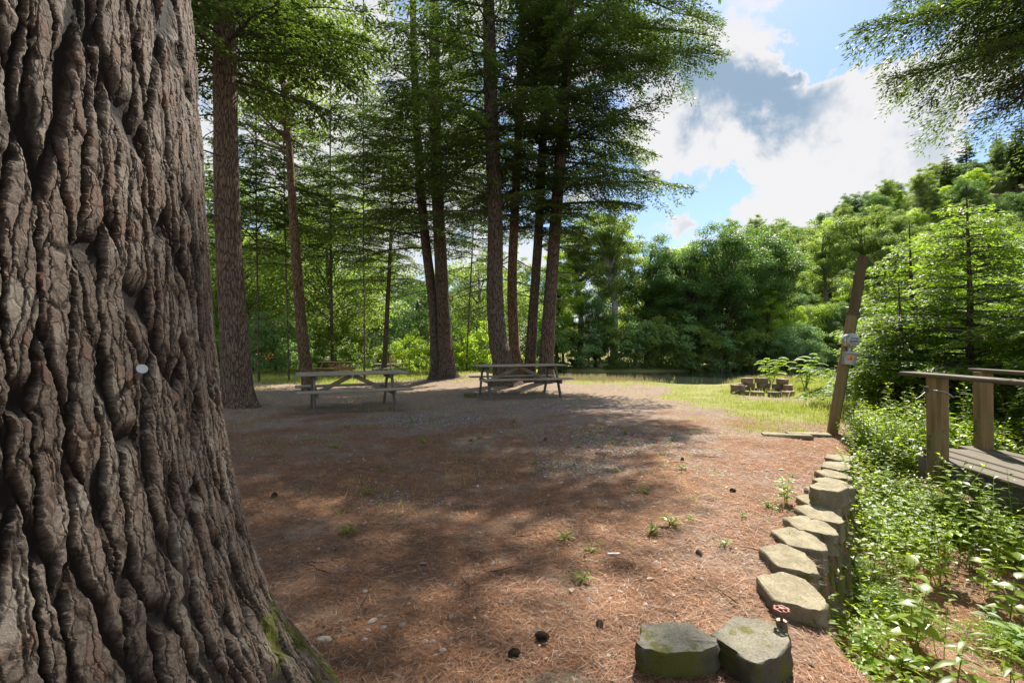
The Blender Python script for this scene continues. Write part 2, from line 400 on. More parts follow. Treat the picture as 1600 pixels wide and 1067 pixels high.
M['wdeck'] = wood_mat('deck_wood', (.06, .048, .034), (.145, .115, .08), (.085, .075, .045), 1, .12)

def stone_mat(name, c1, c2, moss=0.0, mc=(.12, .12, .02), sc=1.0, sidec=(.13, .095, .055), sk=.45):
    m, t, o = mat(name); v = t.n('TexCoord', 3); 
    rnd = t.n('ObjectInfo', 5)
    vv = t.n('VectorMath', 0, {'operation': 'ADD'}, _0=v, _1=t.n('CombineXYZ', 0, None, X=t.math('MULTIPLY', rnd, 9), Y=t.math('MULTIPLY', rnd, 5), Z=0.0))
    n = t.noise(vv, 9*sc, 5, .65); f = t.noise(vv, 90*sc, 4, .7)
    col = t.mix(t.ramp(n, .3, .7), c1, c2); col = t.mix(t.ramp(f, .35, .7, 0, .6), col, tuple(x*.55 for x in c1))
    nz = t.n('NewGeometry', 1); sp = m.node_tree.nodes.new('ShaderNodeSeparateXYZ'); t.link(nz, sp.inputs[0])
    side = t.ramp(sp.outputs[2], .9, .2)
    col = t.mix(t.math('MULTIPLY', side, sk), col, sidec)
    if moss:
        mn = t.math('ADD', t.noise(vv, 6, 5, .7), t.math('MULTIPLY', side, .07))
        mk = t.ramp(mn, .66-moss, .74-moss)
        col = t.mix(t.math('MULTIPLY', mk, .85), col, t.mix(f, tuple(x*.5 for x in mc), mc))
    bm = t.n('Bump', 0, None, Strength=.7, Distance=.012, Height=t.math('ADD', t.math('MULTIPLY', f, .5), n))
    p = t.n('BsdfPrincipled', 0, None, Base_Color=col, Roughness=.92, Specular_IOR_Level=.15, Normal=bm)
    t.link(p, o.inputs[0]); return m
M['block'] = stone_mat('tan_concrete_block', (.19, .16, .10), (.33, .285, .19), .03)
M['block_moss'] = stone_mat('mossy_concrete_block', (.15, .135, .105), (.24, .22, .165), .135, sidec=(.055, .05, .028), sk=.8)  # dark sidec: mossy sides plus shade painted onto upright faces
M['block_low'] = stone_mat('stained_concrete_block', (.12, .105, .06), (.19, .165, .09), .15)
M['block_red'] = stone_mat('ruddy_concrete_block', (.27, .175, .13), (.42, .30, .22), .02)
M['stone'] = stone_mat('pale_river_stone', (.28, .25, .2), (.45, .41, .34))
M['cone'] = stone_mat('pine_cone_scales', (.09, .055, .035), (.2, .13, .085))

def simple(name, col, rough=.5, metal=0.0, **kw):
    m, t, o = mat(name)
    v = t.n('TexCoord', 3); n = t.noise(v, 18, 4, .6)
    c = t.mix(t.ramp(n, .35, .7), col, tuple(x*.7 for x in col))
    p = t.n('BsdfPrincipled', 0, None, Base_Color=c, Roughness=rough, Metallic=metal, **kw)
    t.link(p, o.inputs[0]); return m
M['galv'] = simple('galvanised_box', (.33, .32, .29), .5, .5)
M['steel'] = simple('meter_steel', (.4, .4, .38), .3, .8)
M['black'] = simple('black_metal', (.02, .02, .02), .45)
M['white'] = simple('white_face', (.7, .7, .66), .4)
M['orange'] = simple('orange_sticker', (.65, .22, .04), .5)
M['glass'] = simple('meter_glass', (.85, .9, .9), .04, 0.0, Transmission_Weight=.9, IOR=1.4)
M['redpaint'] = simple('red_valve_handle', (.22, .05, .025), .6)
M['brass'] = simple('tarnished_brass', (.14, .10, .06), .5, .5)
M['blue'] = simple('blue_cap', (.02, .2, .5), .4)
M['greyplate'] = simple('grey_fitting', (.3, .32, .33), .4, .4)
M['mortar'] = simple('white_scrap', (.75, .72, .75), .5)

def needle_mat():
    m, t, o = mat('fallen_needles')
    a = t.n('Attribute', 2, {'attribute_name': 'tint'})
    nd = m.node_tree.nodes.new('ShaderNodeValToRGB'); t.link(a, nd.inputs[0]); r = nd.color_ramp
    cs = [(0, (.05, .024, .014)), (.35, (.19, .082, .038)), (.7, (.32, .15, .072)), (.92, (.35, .22, .13)), (1, (.46, .37, .26))]
    r.elements[0].color = (*cs[0][1], 1); r.elements[1].color = (*cs[-1][1], 1)
    for q, c in cs[1:-1]: e = r.elements.new(q); e.color = (*c, 1)
    p = t.n('BsdfPrincipled', 0, None, Base_Color=nd.outputs[0], Roughness=.6, Specular_IOR_Level=.3)
    t.link(p, o.inputs[0]); return m
M['needle'] = needle_mat()

def pebble_mat():
    m, t, o = mat('gravel_stones')
    a = t.n('Attribute', 2, {'attribute_name': 'tint'})
    col = t.mix(a, (.12, .10, .085), (.36, .33, .29))
    p = t.n('BsdfPrincipled', 0, None, Base_Color=col, Roughness=.85)
    t.link(p, o.inputs[0]); return m
M['pebble'] = pebble_mat()

def ground_mat():
    m, t, o = mat('forest_floor'); v = t.n('TexCoord', 3)
    g = t.n('Attribute', 2, {'attribute_name': 'm_grass'}); gr = t.n('Attribute', 2, {'attribute_name': 'm_gravel'})
    dry = t.n('Attribute', 2, {'attribute_name': 'm_dry'})
    n1 = t.noise(v, 1.1, 5, .6); n2 = t.noise(v, 11, 6, .7); n3 = t.noise(v, 70, 4, .75)
    v1 = t.n('TexVoronoi', 1, {'feature': 'F1'}, Vector=v, Scale=30.0); vd = t.n('TexVoronoi', 0, {'feature': 'F1'}, Vector=v, Scale=30.0)
    sv = t.n('SeparateColor', 0, None, Color=v1)
    needle = t.mix(t.ramp(n3, .3, .7), (.105, .05, .026), (.31, .15, .07))
    needle = t.mix(t.ramp(n2, .35, .65, 0, .6), needle, (.12, .075, .05)); needle = t.mix(t.ramp(t.noise(v, 3.2, 4, .65), .5, .68, 0, .5), needle, (.08, .052, .034))
    soil = t.mix(t.ramp(n2, .35, .7), (.17, .12, .085), (.26, .195, .14))
    col = t.mix(t.ramp(t.math('ADD', n1, dry), .48, .72), needle, soil)
    grav = t.mix(sv, (.13, .12, .11), (.46, .44, .41)); grav = t.mix(t.ramp(vd, .25, .6), grav, (.09, .06, .045))
    col = t.mix(t.math('MULTIPLY', gr, t.ramp(n2, .38, .58)), col, grav)
    spot = t.math('MULTIPLY', t.ramp(sv, .82, .86), t.ramp(vd, .3, .2)); col = t.mix(t.math('MULTIPLY', spot, .45), col, (.30, .26, .22))
    gc = t.mix(t.ramp(n3, .3, .7), (.11, .13, .025), (.27, .25, .09)); gc = t.mix(t.ramp(n1, .45, .7, 0, .5), gc, (.28, .22, .12))
    gm = t.ramp(t.math('ADD', g, t.math('MULTIPLY', t.math('SUBTRACT', n2, .5), .9)), .35, .65)
    col = t.mix(gm, col, gc)
    hh = t.math('ADD', t.math('MULTIPLY', n3, .5), n2); hh = t.math('ADD', hh, t.math('MULTIPLY', t.ramp(vd, .5, .1), .5))
    bm = t.n('Bump', 0, None, Strength=.8, Distance=.02, Height=hh)
    p = t.n('BsdfPrincipled', 0, None, Base_Color=col, Roughness=.95, Specular_IOR_Level=.1, Normal=bm)
    t.link(p, o.inputs[0]); return m
M['ground'] = ground_mat()

def water_mat():
    m, t, o = mat('river_water'); v = t.n('TexCoord', 3)
    n = t.noise(t.map(v, (.5, 1.6, 1)), 1.5, 4, .55)
    bm = t.n('Bump', 0, None, Strength=.18, Distance=.05, Height=n)
    p = t.n('BsdfPrincipled', 0, None, Base_Color=(.025, .03, .02), Roughness=.06, IOR=1.33, Normal=bm)
    t.link(p, o.inputs[0]); return m
M['water'] = water_mat()

# ---------------------------------------------------------------- ground, river, far hill
def build_ground():
    N1, N2 = 440, 620
    u = np.linspace(-1, 1, N1); xs = 420*np.sinh(u*6.6)/np.sinh(6.6)+.5*0+1.2
    wv = np.linspace(0, 1, N2); a = 5.2
    ys = 2.2+(np.sinh((wv-.22)*a/.78))/np.sinh(a)*480
    X, Y = np.meshgrid(xs, ys); Z = H(X, Y)
    v = np.stack([X, Y, Z], -1).reshape(-1, 3)
    i = np.arange(N2-1)[:, None]*N1; j = np.arange(N1-1)[None]
    f = np.stack([i+j, i+j+1, i+j+1+N1, i+j+N1], -1).reshape(-1, 4)
    mb = MB(); mb.add(v, f); me = mb.mesh('ground', M['ground'], True)
    for nm, fn in (('m_grass', m_grass(X, Y)), ('m_gravel', m_gravel(X, Y)),
                   ('m_dry', (.22*ss(Y, 8, 12)+.12*ss(Y, 5, 8)).clip(0, .5))):
        at = me.attributes.new(nm, 'FLOAT', 'POINT'); at.data.foreach_set('value', fn.astype(np.float32).ravel())
    o = bpy.data.objects.new('ground', me); COL.objects.link(o); tag(o, kind='structure')
    mb = MB(); xs = np.linspace(-300, 300, 31); ys = np.linspace(15, 60, 10); X, Y = np.meshgrid(xs, ys)
    i = np.arange(9)[:, None]*31; j = np.arange(30)[None]
    mb.add(np.stack([X, Y, X*0-1.55], -1), np.stack([i+j, i+j+1, i+j+32, i+j+31], -1).reshape(-1, 4))
    tag(mb.build('water', M['water']), kind='structure')
build_ground()

# ---------------------------------------------------------------- stuff on the ground
def view_filter(x, y, marg=0.04):
    return (y > .8) & (np.abs(x/np.maximum(y, .1)) < 800/F+marg)
def scatter_ground():
    rng = np.random.default_rng(5)
    # needles, dense near the camera
    n = 230000
    y = 1.3+rng.random(n)**1.7*6.2; x = (rng.random(n)*2-1)*(1.14*y)
    k = view_filter(x, y) & ((x < xwall(y)-.02) | (x > xwall(y)+.1)) & (m_grass(x, y) < .5) & (rng.random(n) > m_gravel(x, y)*.75) & (fbm(x*2, y*2, 61) > rng.random(n)*.75)
    x, y = x[k], y[k]; n = len(x); z = H(x, y)+rng.random(n)*.010
    a = rng.random(n)*6.283+fbm(x*2.5, y*2.5, 12)*5; L = .035+rng.random(n)*.07
    D = np.stack([np.cos(a), np.sin(a), (rng.random(n)-.45)*.25], -1)
    U = np.stack([rng.random(n)-.5, rng.random(n)-.5, np.ones(n)], -1)
    mb = MB(); wd = .0013+y*.00030
    leaf4(mb, np.stack([x, y, z+.004], -1), D, U, L, wd, rng.random(n), .1)
    tag(mb.build('fallen_pine_needles', M['needle']), 'rust brown fallen pine needles covering the ground', 'pine needles', kind='stuff')
    # gravel
    n = 16000
    y = 2.0+rng.random(n)**1.4*13; x = (rng.random(n)*2-1)*(1.1*y)
    pr = .08+m_gravel(x, y); k = view_filter(x, y) & (x < xwall(y)-.15) & (rng.random(n) < pr) & (m_grass(x, y) < .4)
    x, y = x[k], y[k]; n = len(x); z = H(x, y); s = .004+.015*rng.random(n)**4+.0006*y
    oc = np.array([[1, 0, 0], [.5, .8, .1], [-.5, .85, 0], [-1, 0, .1], [-.45, -.8, 0], [.55, -.85, .1], [.45, .1, .7], [-.3, .3, .75], [-.1, -.4, .7]])
    fc = np.array([[0, 1, 6], [1, 2, 7], [2, 3, 7], [3, 4, 8], [4, 5, 8], [5, 0, 6], [6, 1, 7], [7, 3, 8], [8, 5, 6], [6, 7, 8]])
    a = rng.random(n)*6.283; ca, sa = np.cos(a), np.sin(a)
    b = oc[None]*(1+.35*(rng.random((n, 9, 3))-.5))*s[:, None, None]*np.stack([np.ones(n), .65+.3*rng.random(n), .5+.3*rng.random(n)], -1)[:, None]
    v = np.stack([b[..., 0]*ca[:, None]-b[..., 1]*sa[:, None]+x[:, None], b[..., 0]*sa[:, None]+b[..., 1]*ca[:, None]+y[:, None], b[..., 2]+z[:, None]], -1)
    f = (fc[None]+9*np.arange(n)[:, None, None]).reshape(-1, 3)
    mb = MB(); mb.add(v.reshape(-1, 3), f, np.repeat(rng.random(n), 10))
    tag(mb.build('gravel', M['pebble'], smooth=True), 'small pale gravel scattered through the needles', 'gravel', kind='stuff')
    # dark and pale litter flakes
    n = 9000
    y = 1.6+rng.random(n)**1.3*10; x = (rng.random(n)*2-1)*1.1*y
    k = view_filter(x, y) & (x < xwall(y)-.15) & (m_grass(x, y) < .4) & (fbm(x*1.4, y*1.4, 66) > .25+.5*rng.random(n)); x, y = x[k], y[k]; n = len(x)
    a = rng.random(n)*6.283; D = np.stack([np.cos(a), np.sin(a), (rng.random(n)-.4)*.5], -1); U = np.stack([rng.random(n)-.5, rng.random(n)-.5, np.ones(n)], -1)
    mb = MB(); leaf4(mb, np.stack([x, y, H(x, y)+.008], -1), D, U, .008+.03*rng.random(n)**2+.001*y, .006+.012*rng.random(n)**2+.0008*y, np.where(rng.random(n) < .6, rng.random(n)*.12, .8+.2*rng.random(n)), .2)
    tag(mb.build('leaf_litter', M['needle']), 'bits of bark and dry leaf strewn over the needles', 'leaf litter', kind='stuff')
    # grass
    def blades(n, fy, fx, hgt, wd, cond, seed, mats, name, label, cat, lean=.35):
        rg = np.random.default_rng(seed); y = fy(rg, n); x = fx(rg, n, y)
        k = cond(x, y, rg) & view_filter(x, y, .1); x, y = x[k], y[k]; m = len(x); z = H(x, y)
        h = hgt(x, y, rg, m); a = rg.random(m)*6.283
        D = np.stack([np.cos(a)*lean*rg.random(m), np.sin(a)*lean*rg.random(m), np.ones(m)], -1)
        U = np.stack([np.cos(a+1.2), np.sin(a+1.2), np.full(m, .2)], -1)
        mb = MB(); leaf4(mb, np.stack([x, y, z-.01], -1), D, U, h, wd*(1+y*.09), rg.random(m), .2)
        return tag(mb.build(name, mats), label, cat, kind='stuff')
    blades(150000, lambda r, n: 7+r.random(n)**1.3*13, lambda r, n, y: .5+r.random(n)*(1.12*y+.3), lambda x, y, r, m: (.035+.11*r.random(m)**2+.12*fbm(x, y, 77)*ss(x, 5.5, 7.5))*(.45+.55*ss(x-.3*y, 1, 3)), .0055,
           lambda x, y, r: (r.random(len(x)) < m_grass(x, y)*(.2+.8*ss(fbm(x*1.9, y*1.9, 71), .38, .6))) & (y < bank(x)+1.5-2.8*np.exp(-((x-6.3)/2.2)**2)), 21, M['grass'], 'meadow_grass', 'sunlit green grass beside the leaning meter post', 'grass')
    blades(26000, lambda r, n: 14.5+r.random(n)*4.5, lambda r, n, y: 1.5+r.random(n)*9, lambda x, y, r, m: (.08+.2*r.random(m)**2), .004,
           lambda x, y, r: (r.random(len(x)) < ss(y+1.5*fbm(x*.8, y*.8, 5), 16, 18.2)) & (y < bank(x)+.8-1.2*np.exp(-((x-6.3)/1.6)**2)), 22, M['straw'], 'dry_bank_grass', 'tan dry grass along the edge of the river bank', 'grass')
    blades(90000, lambda r, n: 15+r.random(n)*16, lambda r, n, y: -1.14*y+r.random(n)*(1.14*y+1.5), lambda x, y, r, m: (.05+.12*r.random(m))*(1+1.6*ss(y, 25, 28)), .007,
           lambda x, y, r: (r.random(len(x)) < m_grass(x, y)**1.2) & (y < bank(x)+1), 23, M['grass'], 'clearing_grass', 'low green grass of the clearing beyond the picnic tables', 'grass')
    blades(26000, lambda r, n: 2.2+r.random(n)*12, lambda r, n, y: (r.random(n)*2-1)*1.1*y, lambda x, y, r, m: .03+.07*r.random(m), .0045,
           lambda x, y, r: (r.random(len(x)) < ss(fbm(x*1.6, y*1.6, 91, 3), .54, .74)*ss(y, 2.5, 6)) & (x < xwall(y)-.15) & (m_grass(x, y) < .5), 24, M['grass'], 'sparse_grass', 'sparse low grass coming through the needles', 'grass', .9)
    # green ground cover on the slope
    n = 125000
    y = 1.6+rng.random(n)*7.5; x = xwall(y)+.06+rng.random(n)**.8*4.2
    dn = fbm(x*1.5, y*1.5, 101, 4)+.25*ss(y, 3.6, 5.2)-.75*ss(x-xwall(y), .45, 1.0)*ss(-y, -3.9, -3.1)+.2*ss(.55-(x-xwall(y)), 0, .3)*ss(y, 2.1, 2.6)
    k = view_filter(x, y) & (dn > .43+.22*rng.random(n)) & ~((x > 4.1) & (y < 5.5)); x, y = x[k], y[k]; n = len(x); 
    hh = rng.random(n)**1.4*(.10+.36*fbm(x*2.5, y*2.5, 103))*(.6+.6*ss(y,3,5)); z = H(x, y)+hh
    a = rng.random(n)*6.283; D = np.stack([np.cos(a), np.sin(a), rng.random(n)-.35], -1)
    U = np.stack([rng.random(n)-.5, rng.random(n)-.5, np.full(n, .9)], -1)
    mb = MB(); leaf4(mb, np.stack([x, y, z], -1), D, U, .018+.03*rng.random(n)+.003*y, .011+.016*rng.random(n)+.001*y, rng.random(n), .2)
    tag(mb.build('ground_cover', M['weed']), 'low leafy ground cover over the slope below the block wall', 'ground cover', kind='stuff')
scatter_ground()

# ---------------------------------------------------------------- hemlocks and pines
def trunk_mesh(mb, pts, rads, seg=20, flare=.7, seed=0, fl_h=.5):
    pts = np.array([tuple(p) for p in pts]); n = 46
    zs = np.concatenate([np.linspace(0, 1.2, 14)[:-1], np.linspace(1.2, pts[-1, 2], n-13)])
    X = np.interp(zs, pts[:, 2], pts[:, 0]); Y = np.interp(zs, pts[:, 2], pts[:, 1]); r = np.interp(zs, pts[:, 2], rads)
    ker = np.array([1, 2, 3, 2, 1])/9.0
    for A in (X, Y): A[2:-2] = np.convolve(A, ker, 'same')[2:-2]
    r = r*(1+flare*np.exp(-zs/(fl_h*.45)))
    fl = .16*np.exp(-zs/fl_h)+.02
    zs2 = zs-.12*(zs < .01)
    rng = np.random.default_rng(seed)
    mb.tube(np.stack([X, Y, zs2], -1), r, seg, True, .05, rng, .5, fl)

def branch_geo(bw, bl, p0, az, L, up, droop, rng, dens=1.0, el=1.0, tw=True, fol_start=.18):
    n = 8; t = np.linspace(0, 1, n); wob = (rng.random(n)-.5)*.06*L*t
    ca, sa = math.cos(az), math.sin(az)
    def pt(t): 
        hx = t*L; z = up*t*L-droop*L*t**2
        return hx, z
    hx, z = pt(t)
    pts = np.stack([p0[0]+ca*hx-sa*wob, p0[1]+sa*hx+ca*wob, p0[2]+z], -1)
    bw.tube(pts, (.006+.010*L)*(1-.85*t), 5, False)
    k = max(5, int(L/.062*dens)); s = np.linspace(fol_start, .985, k)+(rng.random(k)-.5)*.02
    sgn = np.where(np.arange(k) % 2 == 0, 1, -1)
    env = np.minimum(1, (1.06-s)*2.2)*np.minimum(1, .35+s*1.4)
    tl = np.maximum(.12, (.27*L+.18)*env*(.5+.7*rng.random(k)))
    bx, bz = pt(s); wb = np.interp(s, t, wob)
    base = np.stack([p0[0]+ca*bx-sa*wb, p0[1]+sa*bx+ca*wb, p0[2]+bz], -1)
    ta = az+sgn*(R(52)+(rng.random(k)-.5)*.5); tz = (up-2*droop*s)*.5+(rng.random(k)-.5)*.3
    TD = norm(np.stack([np.cos(ta), np.sin(ta), tz], -1))
    if tw:
        e = base+TD*tl[:, None]*.9; e[:, 2] -= .40*tl**1.5; mdp = base+TD*tl[:, None]*.5; mdp[:, 2] -= .13*tl**1.5
        w = np.array([0, 0, .004])
        v = np.stack([base-w*1.2, base+w*1.2, mdp+w, mdp-w, e+w*.4, e-w*.4], 1).reshape(-1, 3); b = np.arange(k)[:, None]*6
        bw.add(v, np.concatenate([b+np.array([0, 1, 2, 3]), b+np.array([3, 2, 4, 5])]))
    m = np.maximum(4, (tl/.017*dens).astype(int)); idx = np.repeat(np.arange(k), m); N = len(idx)
    u = rng.random(N)**.8; T = tl[idx]*u
    side = np.where(rng.random(N) < .5, 1., -1.); off = rng.random(N)**1.1*(.04+.24*tl[idx]*(1-u*.8))
    lat = norm(np.cross(TD[idx], np.array([0, 0, 1.])))
    pp = base[idx]+TD[idx]*T[:, None]+lat*(side*off)[:, None]; pp[:, 2] -= .42*T*np.sqrt(T+1e-6)+off*.4+(rng.random(N)-.5)*.07
    D = TD[idx]*1.0+lat*(side*.7)[:, None]+(rng.random((N, 3))-.5)*.6; D[:, 2] -= .25
    U = np.array([0, 0, 1.])+(rng.random((N, 3))-.5)*1.1
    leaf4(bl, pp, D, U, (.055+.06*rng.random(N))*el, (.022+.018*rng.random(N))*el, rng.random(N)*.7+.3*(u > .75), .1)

def conifer(name, base, path, rads, z0, z1, nb, Lf, seed, label, cat, group=None, bark='bark', leafm='hem', dens=.75, el=1.35, dead=6, azc=None, flare=.6, up=.10, seg=20, droop=.13, full=False):
    root = empty(name, base, label, cat, group)
    tb = MB(); trunk_mesh(tb, path, rads, seg, flare, seed); tb.build('trunk', M[bark], root, True)
    rng = np.random.default_rng(seed); bw, bl = MB(), MB()
    pa = np.array([tuple(p) for p in path])
    for i in range(nb):
        q = (i+rng.random()*.8)/nb; z = z0+(z1-z0)*q; az = i*2.39996+rng.random()*.9
        L = Lf(z, az)*(.7+.5*rng.random())
        if z > 12.3 and i % 5 > 1 and not full: continue
        if L < .3: continue
        p0 = (np.interp(z, pa[:, 2], pa[:, 0]), np.interp(z, pa[:, 2], pa[:, 1]), z)
        vis = z < 13.5
        branch_geo(bw, bl, p0, az, L, up+.34*rng.random()-.12, droop+.16*rng.random(), rng, dens if vis else dens*.45, el if vis else el*1.7, tw=vis)
    for i in range(dead):     # bare lower limbs
        z = z0*(.45+.6*rng.random()); az = rng.random()*6.28; L = .5+1.6*rng.random()
        p0 = np.array([np.interp(z, pa[:, 2], pa[:, 0]), np.interp(z, pa[:, 2], pa[:, 1]), z]); d = np.array([math.cos(az), math.sin(az), -.15])
        t = np.linspace(0, 1, 6)[:, None]; pts = p0+d*L*t+np.array([0, 0, -.12])*L*t*t+(rng.random((6, 3))-.5)*.07*L*t
        bw.tube(pts, .022*(1-.85*t[:, 0]), 5, False)
        for j in range(4):
            tt = .3+.15*j; q0 = p0+d*L*tt+np.array([0, 0, -.12])*L*tt*tt; dd = norm(d+(rng.random(3)-.5)*1.6)
            bw.tube([q0, q0+dd*.15*L, q0+dd*.3*L+np.array([0, 0, -.02])], [.007, .005, .002], 4, False)
    bw.build('branches', M['twig'], root, True)
    bl.build('crown', M[leafm], root)
    return root

def lp(pxs, d, base):      # trunk centre line seen at distance d -> local points
    return [Vector((P(x, y, d).x-base.x, dy, P(x, y, d).z-base.z)) for (x, y, dy) in pxs]

def hemL(zlo, Lmax, zhi, side=None, k=.5):
    def f(z, az):
        q = (z-zlo)/(zhi-zlo); L = Lmax*min(1, .55+q*2.2)*max(.12, (1-q)**.75)**1.0
        if side is not None: L *= 1+k*math.cos(az-side)
        return L
    return f

# reddish straight trunk beside the big pine
b = G(374, 634); b.z = hz(b.x, b.y)-.03
pth = lp([(374, 634, 0), (367, 520, 0), (357, 400, 0), (352, 250, 0), (350, 100, 0), (347, -100, 0), (345, -500, .2)], b.y, b); pth[0].z = 0
conifer('hemlock_tree', b, pth, [.30, .265, .25, .235, .22, .19, .06], 7.0, 15.8, 123, hemL(5.5, 3.6, 17), 11,
        'straight ruddy brown hemlock trunk just behind the big furrowed pine', 'tree', bark='bark_warm', dead=10, flare=.45)
# lone leaning trunk with mottled bark (broadleaf crown built below)
# twin trunks
b3 = P(684, 588, 18.5); b3.z = hz(b3.x, b3.y)-.04
p3 = lp([(684, 588, 0), (679, 480, 0), (664, 380, 0), (656, 280, 0), (650, 190, 0), (645, 60, 0), (640, -300, 0)], 18.5, b3); p3[0].z = 0
conifer('hemlock_tree', b3, p3, [.26, .2, .18, .17, .15, .13, .04], 5.0, 15, 90, hemL(3, 3.6, 17, R(180), .35), 31,
        'left trunk of the dark twin hemlocks between the two grey picnic tables', 'tree', 'twin hemlocks', dens=.6)
b3 = P(700, 591, 18.2); b3.z = hz(b3.x, b3.y)-.04
p3 = lp([(700, 591, 0), (692, 480, 0), (687, 380, 0), (682, 280, 0), (679, 190, 0), (678, 60, 0), (676, -400, 0)], 18.2, b3); p3[0].z = 0
conifer('hemlock_tree', b3, p3, [.30, .25, .235, .23, .225, .2, .04], 5.6, 17.5, 105, hemL(4, 3.9, 19), 32,
        'right and thicker trunk of the dark twin hemlocks between the picnic tables', 'tree', 'twin hemlocks', dens=.65)
# cluster behind the right-hand picnic table
b4 = P(790, 603, 14.6); b4.z = hz(b4.x, b4.y)-.05
p4 = lp([(790, 603, 0), (784, 560, 0), (775, 515, 0), (771, 450, 0), (775, 370, 0), (772, 290, 0), (768, 200, 0), (765, 100, 0), (763, 0, 0), (760, -400, 0)], 14.6, b4); p4[0].z = 0
conifer('hemlock_tree', b4, p4, [.34, .31, .27, .25, .235, .225, .215, .20, .18, .05], 5.2, 18, 100, hemL(5, 4.0, 19, R(150), .25), 41,
        'thick hemlock with a swept bend in its lower trunk behind the table', 'tree', 'hemlock clump behind the table', seg=24, dead=12)
b4 = P(812, 592, 15.6); b4.z = hz(b4.x, b4.y)-.05
p4 = lp([(812, 592, 0), (803, 540, 0), (799, 450, 0), (802, 380, 0), (806, 300, 0), (810, 200, 0), (815, 60, 0), (822, -250, 0)], 15.6, b4); p4[0].z = 0
conifer('hemlock_tree', b4, p4, [.22, .17, .16, .15, .14, .13, .11, .03], 5.0, 14, 70, hemL(4.5, 2.8, 15, R(90), .2), 42,
        'thin hemlock with peeling orange bark second in the clump behind the table', 'tree', 'hemlock clump behind the table', bark='bark_red')
b4 = P(826, 592, 15.8); b4.z = hz(b4.x, b4.y)-.05
p4 = lp([(826, 592, 0), (832, 500, 0), (838, 420, 0), (843, 340, 0), (848, 240, 0), (853, 100, 0), (862, -250, 0)], 15.8, b4); p4[0].z = 0
conifer('hemlock_tree', b4, p4, [.2, .165, .155, .145, .135, .12, .03], 5.0, 15, 75, hemL(4.5, 3.2, 16, R(30), .35), 43,
        'slim right-leaning grey hemlock third in the clump behind the table', 'tree', 'hemlock clump behind the table')
b4 = P(851, 592, 15.4); b4.z = hz(b4.x, b4.y)-.05
p4 = lp([(851, 592, 0), (857, 500, 0), (863, 420, 0), (869, 330, 0), (877, 230, 0), (889, 60, 0), (905, -300, 0)], 15.4, b4); p4[0].z = 0
def L44(z, az):
    base = 3.0+1.6*math.cos(az-R(-5))
    prof = np.interp(z, [4.6, 5.5, 6.5, 8, 9.5, 11, 13, 17, 19], [.3, .55, .8, .72, .95, 1.1, 1.2, 1.1, .4])
    return base*prof
conifer('hemlock_tree', b4, p4, [.25, .21, .2, .19, .18, .16, .04], 4.4, 19.3, 140, L44, 44,
        'rightmost trunk of the clump whose long drooping boughs reach over the sky', 'tree', 'hemlock clump behind the table', dens=.95, el=1.2, full=True)
# slim hemlocks further back on the left
def back_hem(px, d, rad, seed, label, lean=0, z0=3.5, Lm=3.2, top=15, **kw):
    bb = P(px, 580, d); bb.z = hz(bb.x, d)-.05
    pth = [Vector((0, 0, 0)), Vector((lean*.3, 0, 3)), Vector((lean*.8, 0, 8)), Vector((lean, 0, top))]
    return conifer('hemlock_tree', bb, pth, [rad, rad*.85, rad*.65, .03], z0, top-.3, kw.pop('nb', 66), hemL(z0-1, Lm, top+.5), seed, label, 'tree', dens=kw.pop('dens', .6), el=1.7, **kw)
back_hem(600, 27, .15, 51, 'grey hemlock trunk in shadow far behind the brown picnic table', .5, 4.6, 3.6, 14)
back_hem(728, 23, .045, 53, 'thin hemlock stem right of the dark twin hemlocks', .5, 5.0, 2.6, 15)
back_hem(405, 20, .04, 54, 'thin shaded hemlock right of the straight ruddy trunk', -.2, 5.0, 3.4, 16, nb=80)
back_hem(520, 27, .09, 55, 'tall hemlock right of the leaning mottled trunk', -.2, 6.5, 3.8, 17, nb=80)

back_hem(570, 21, .035, 56, 'slender dark hemlock between the mottled trunk and the twin hemlocks', -.1, 6.8, 3.6, 17, nb=70)
back_hem(452, 20, .035, 57, 'slender hemlock just behind the leaning mottled trunk', -.3, 6.4, 3.2, 16, nb=70)
src = [o for o in bpy.data.objects if o.name == 'hemlock_tree'][0]
for (x, y, lb) in [(-6.5, 1.5, 'unseen hemlock added left of the big pine for shade'), (-4.0, -4.5, 'unseen hemlock added behind the camera for shade'), (3.5, -6.0, 'second unseen hemlock added behind the camera for shade')]:
    copy_tree(src, Vector((x, y, hz(x, y)-.05)), x, (1.15, 1.15, .9), lb)  # unseen trees added to block skylight on the big pine
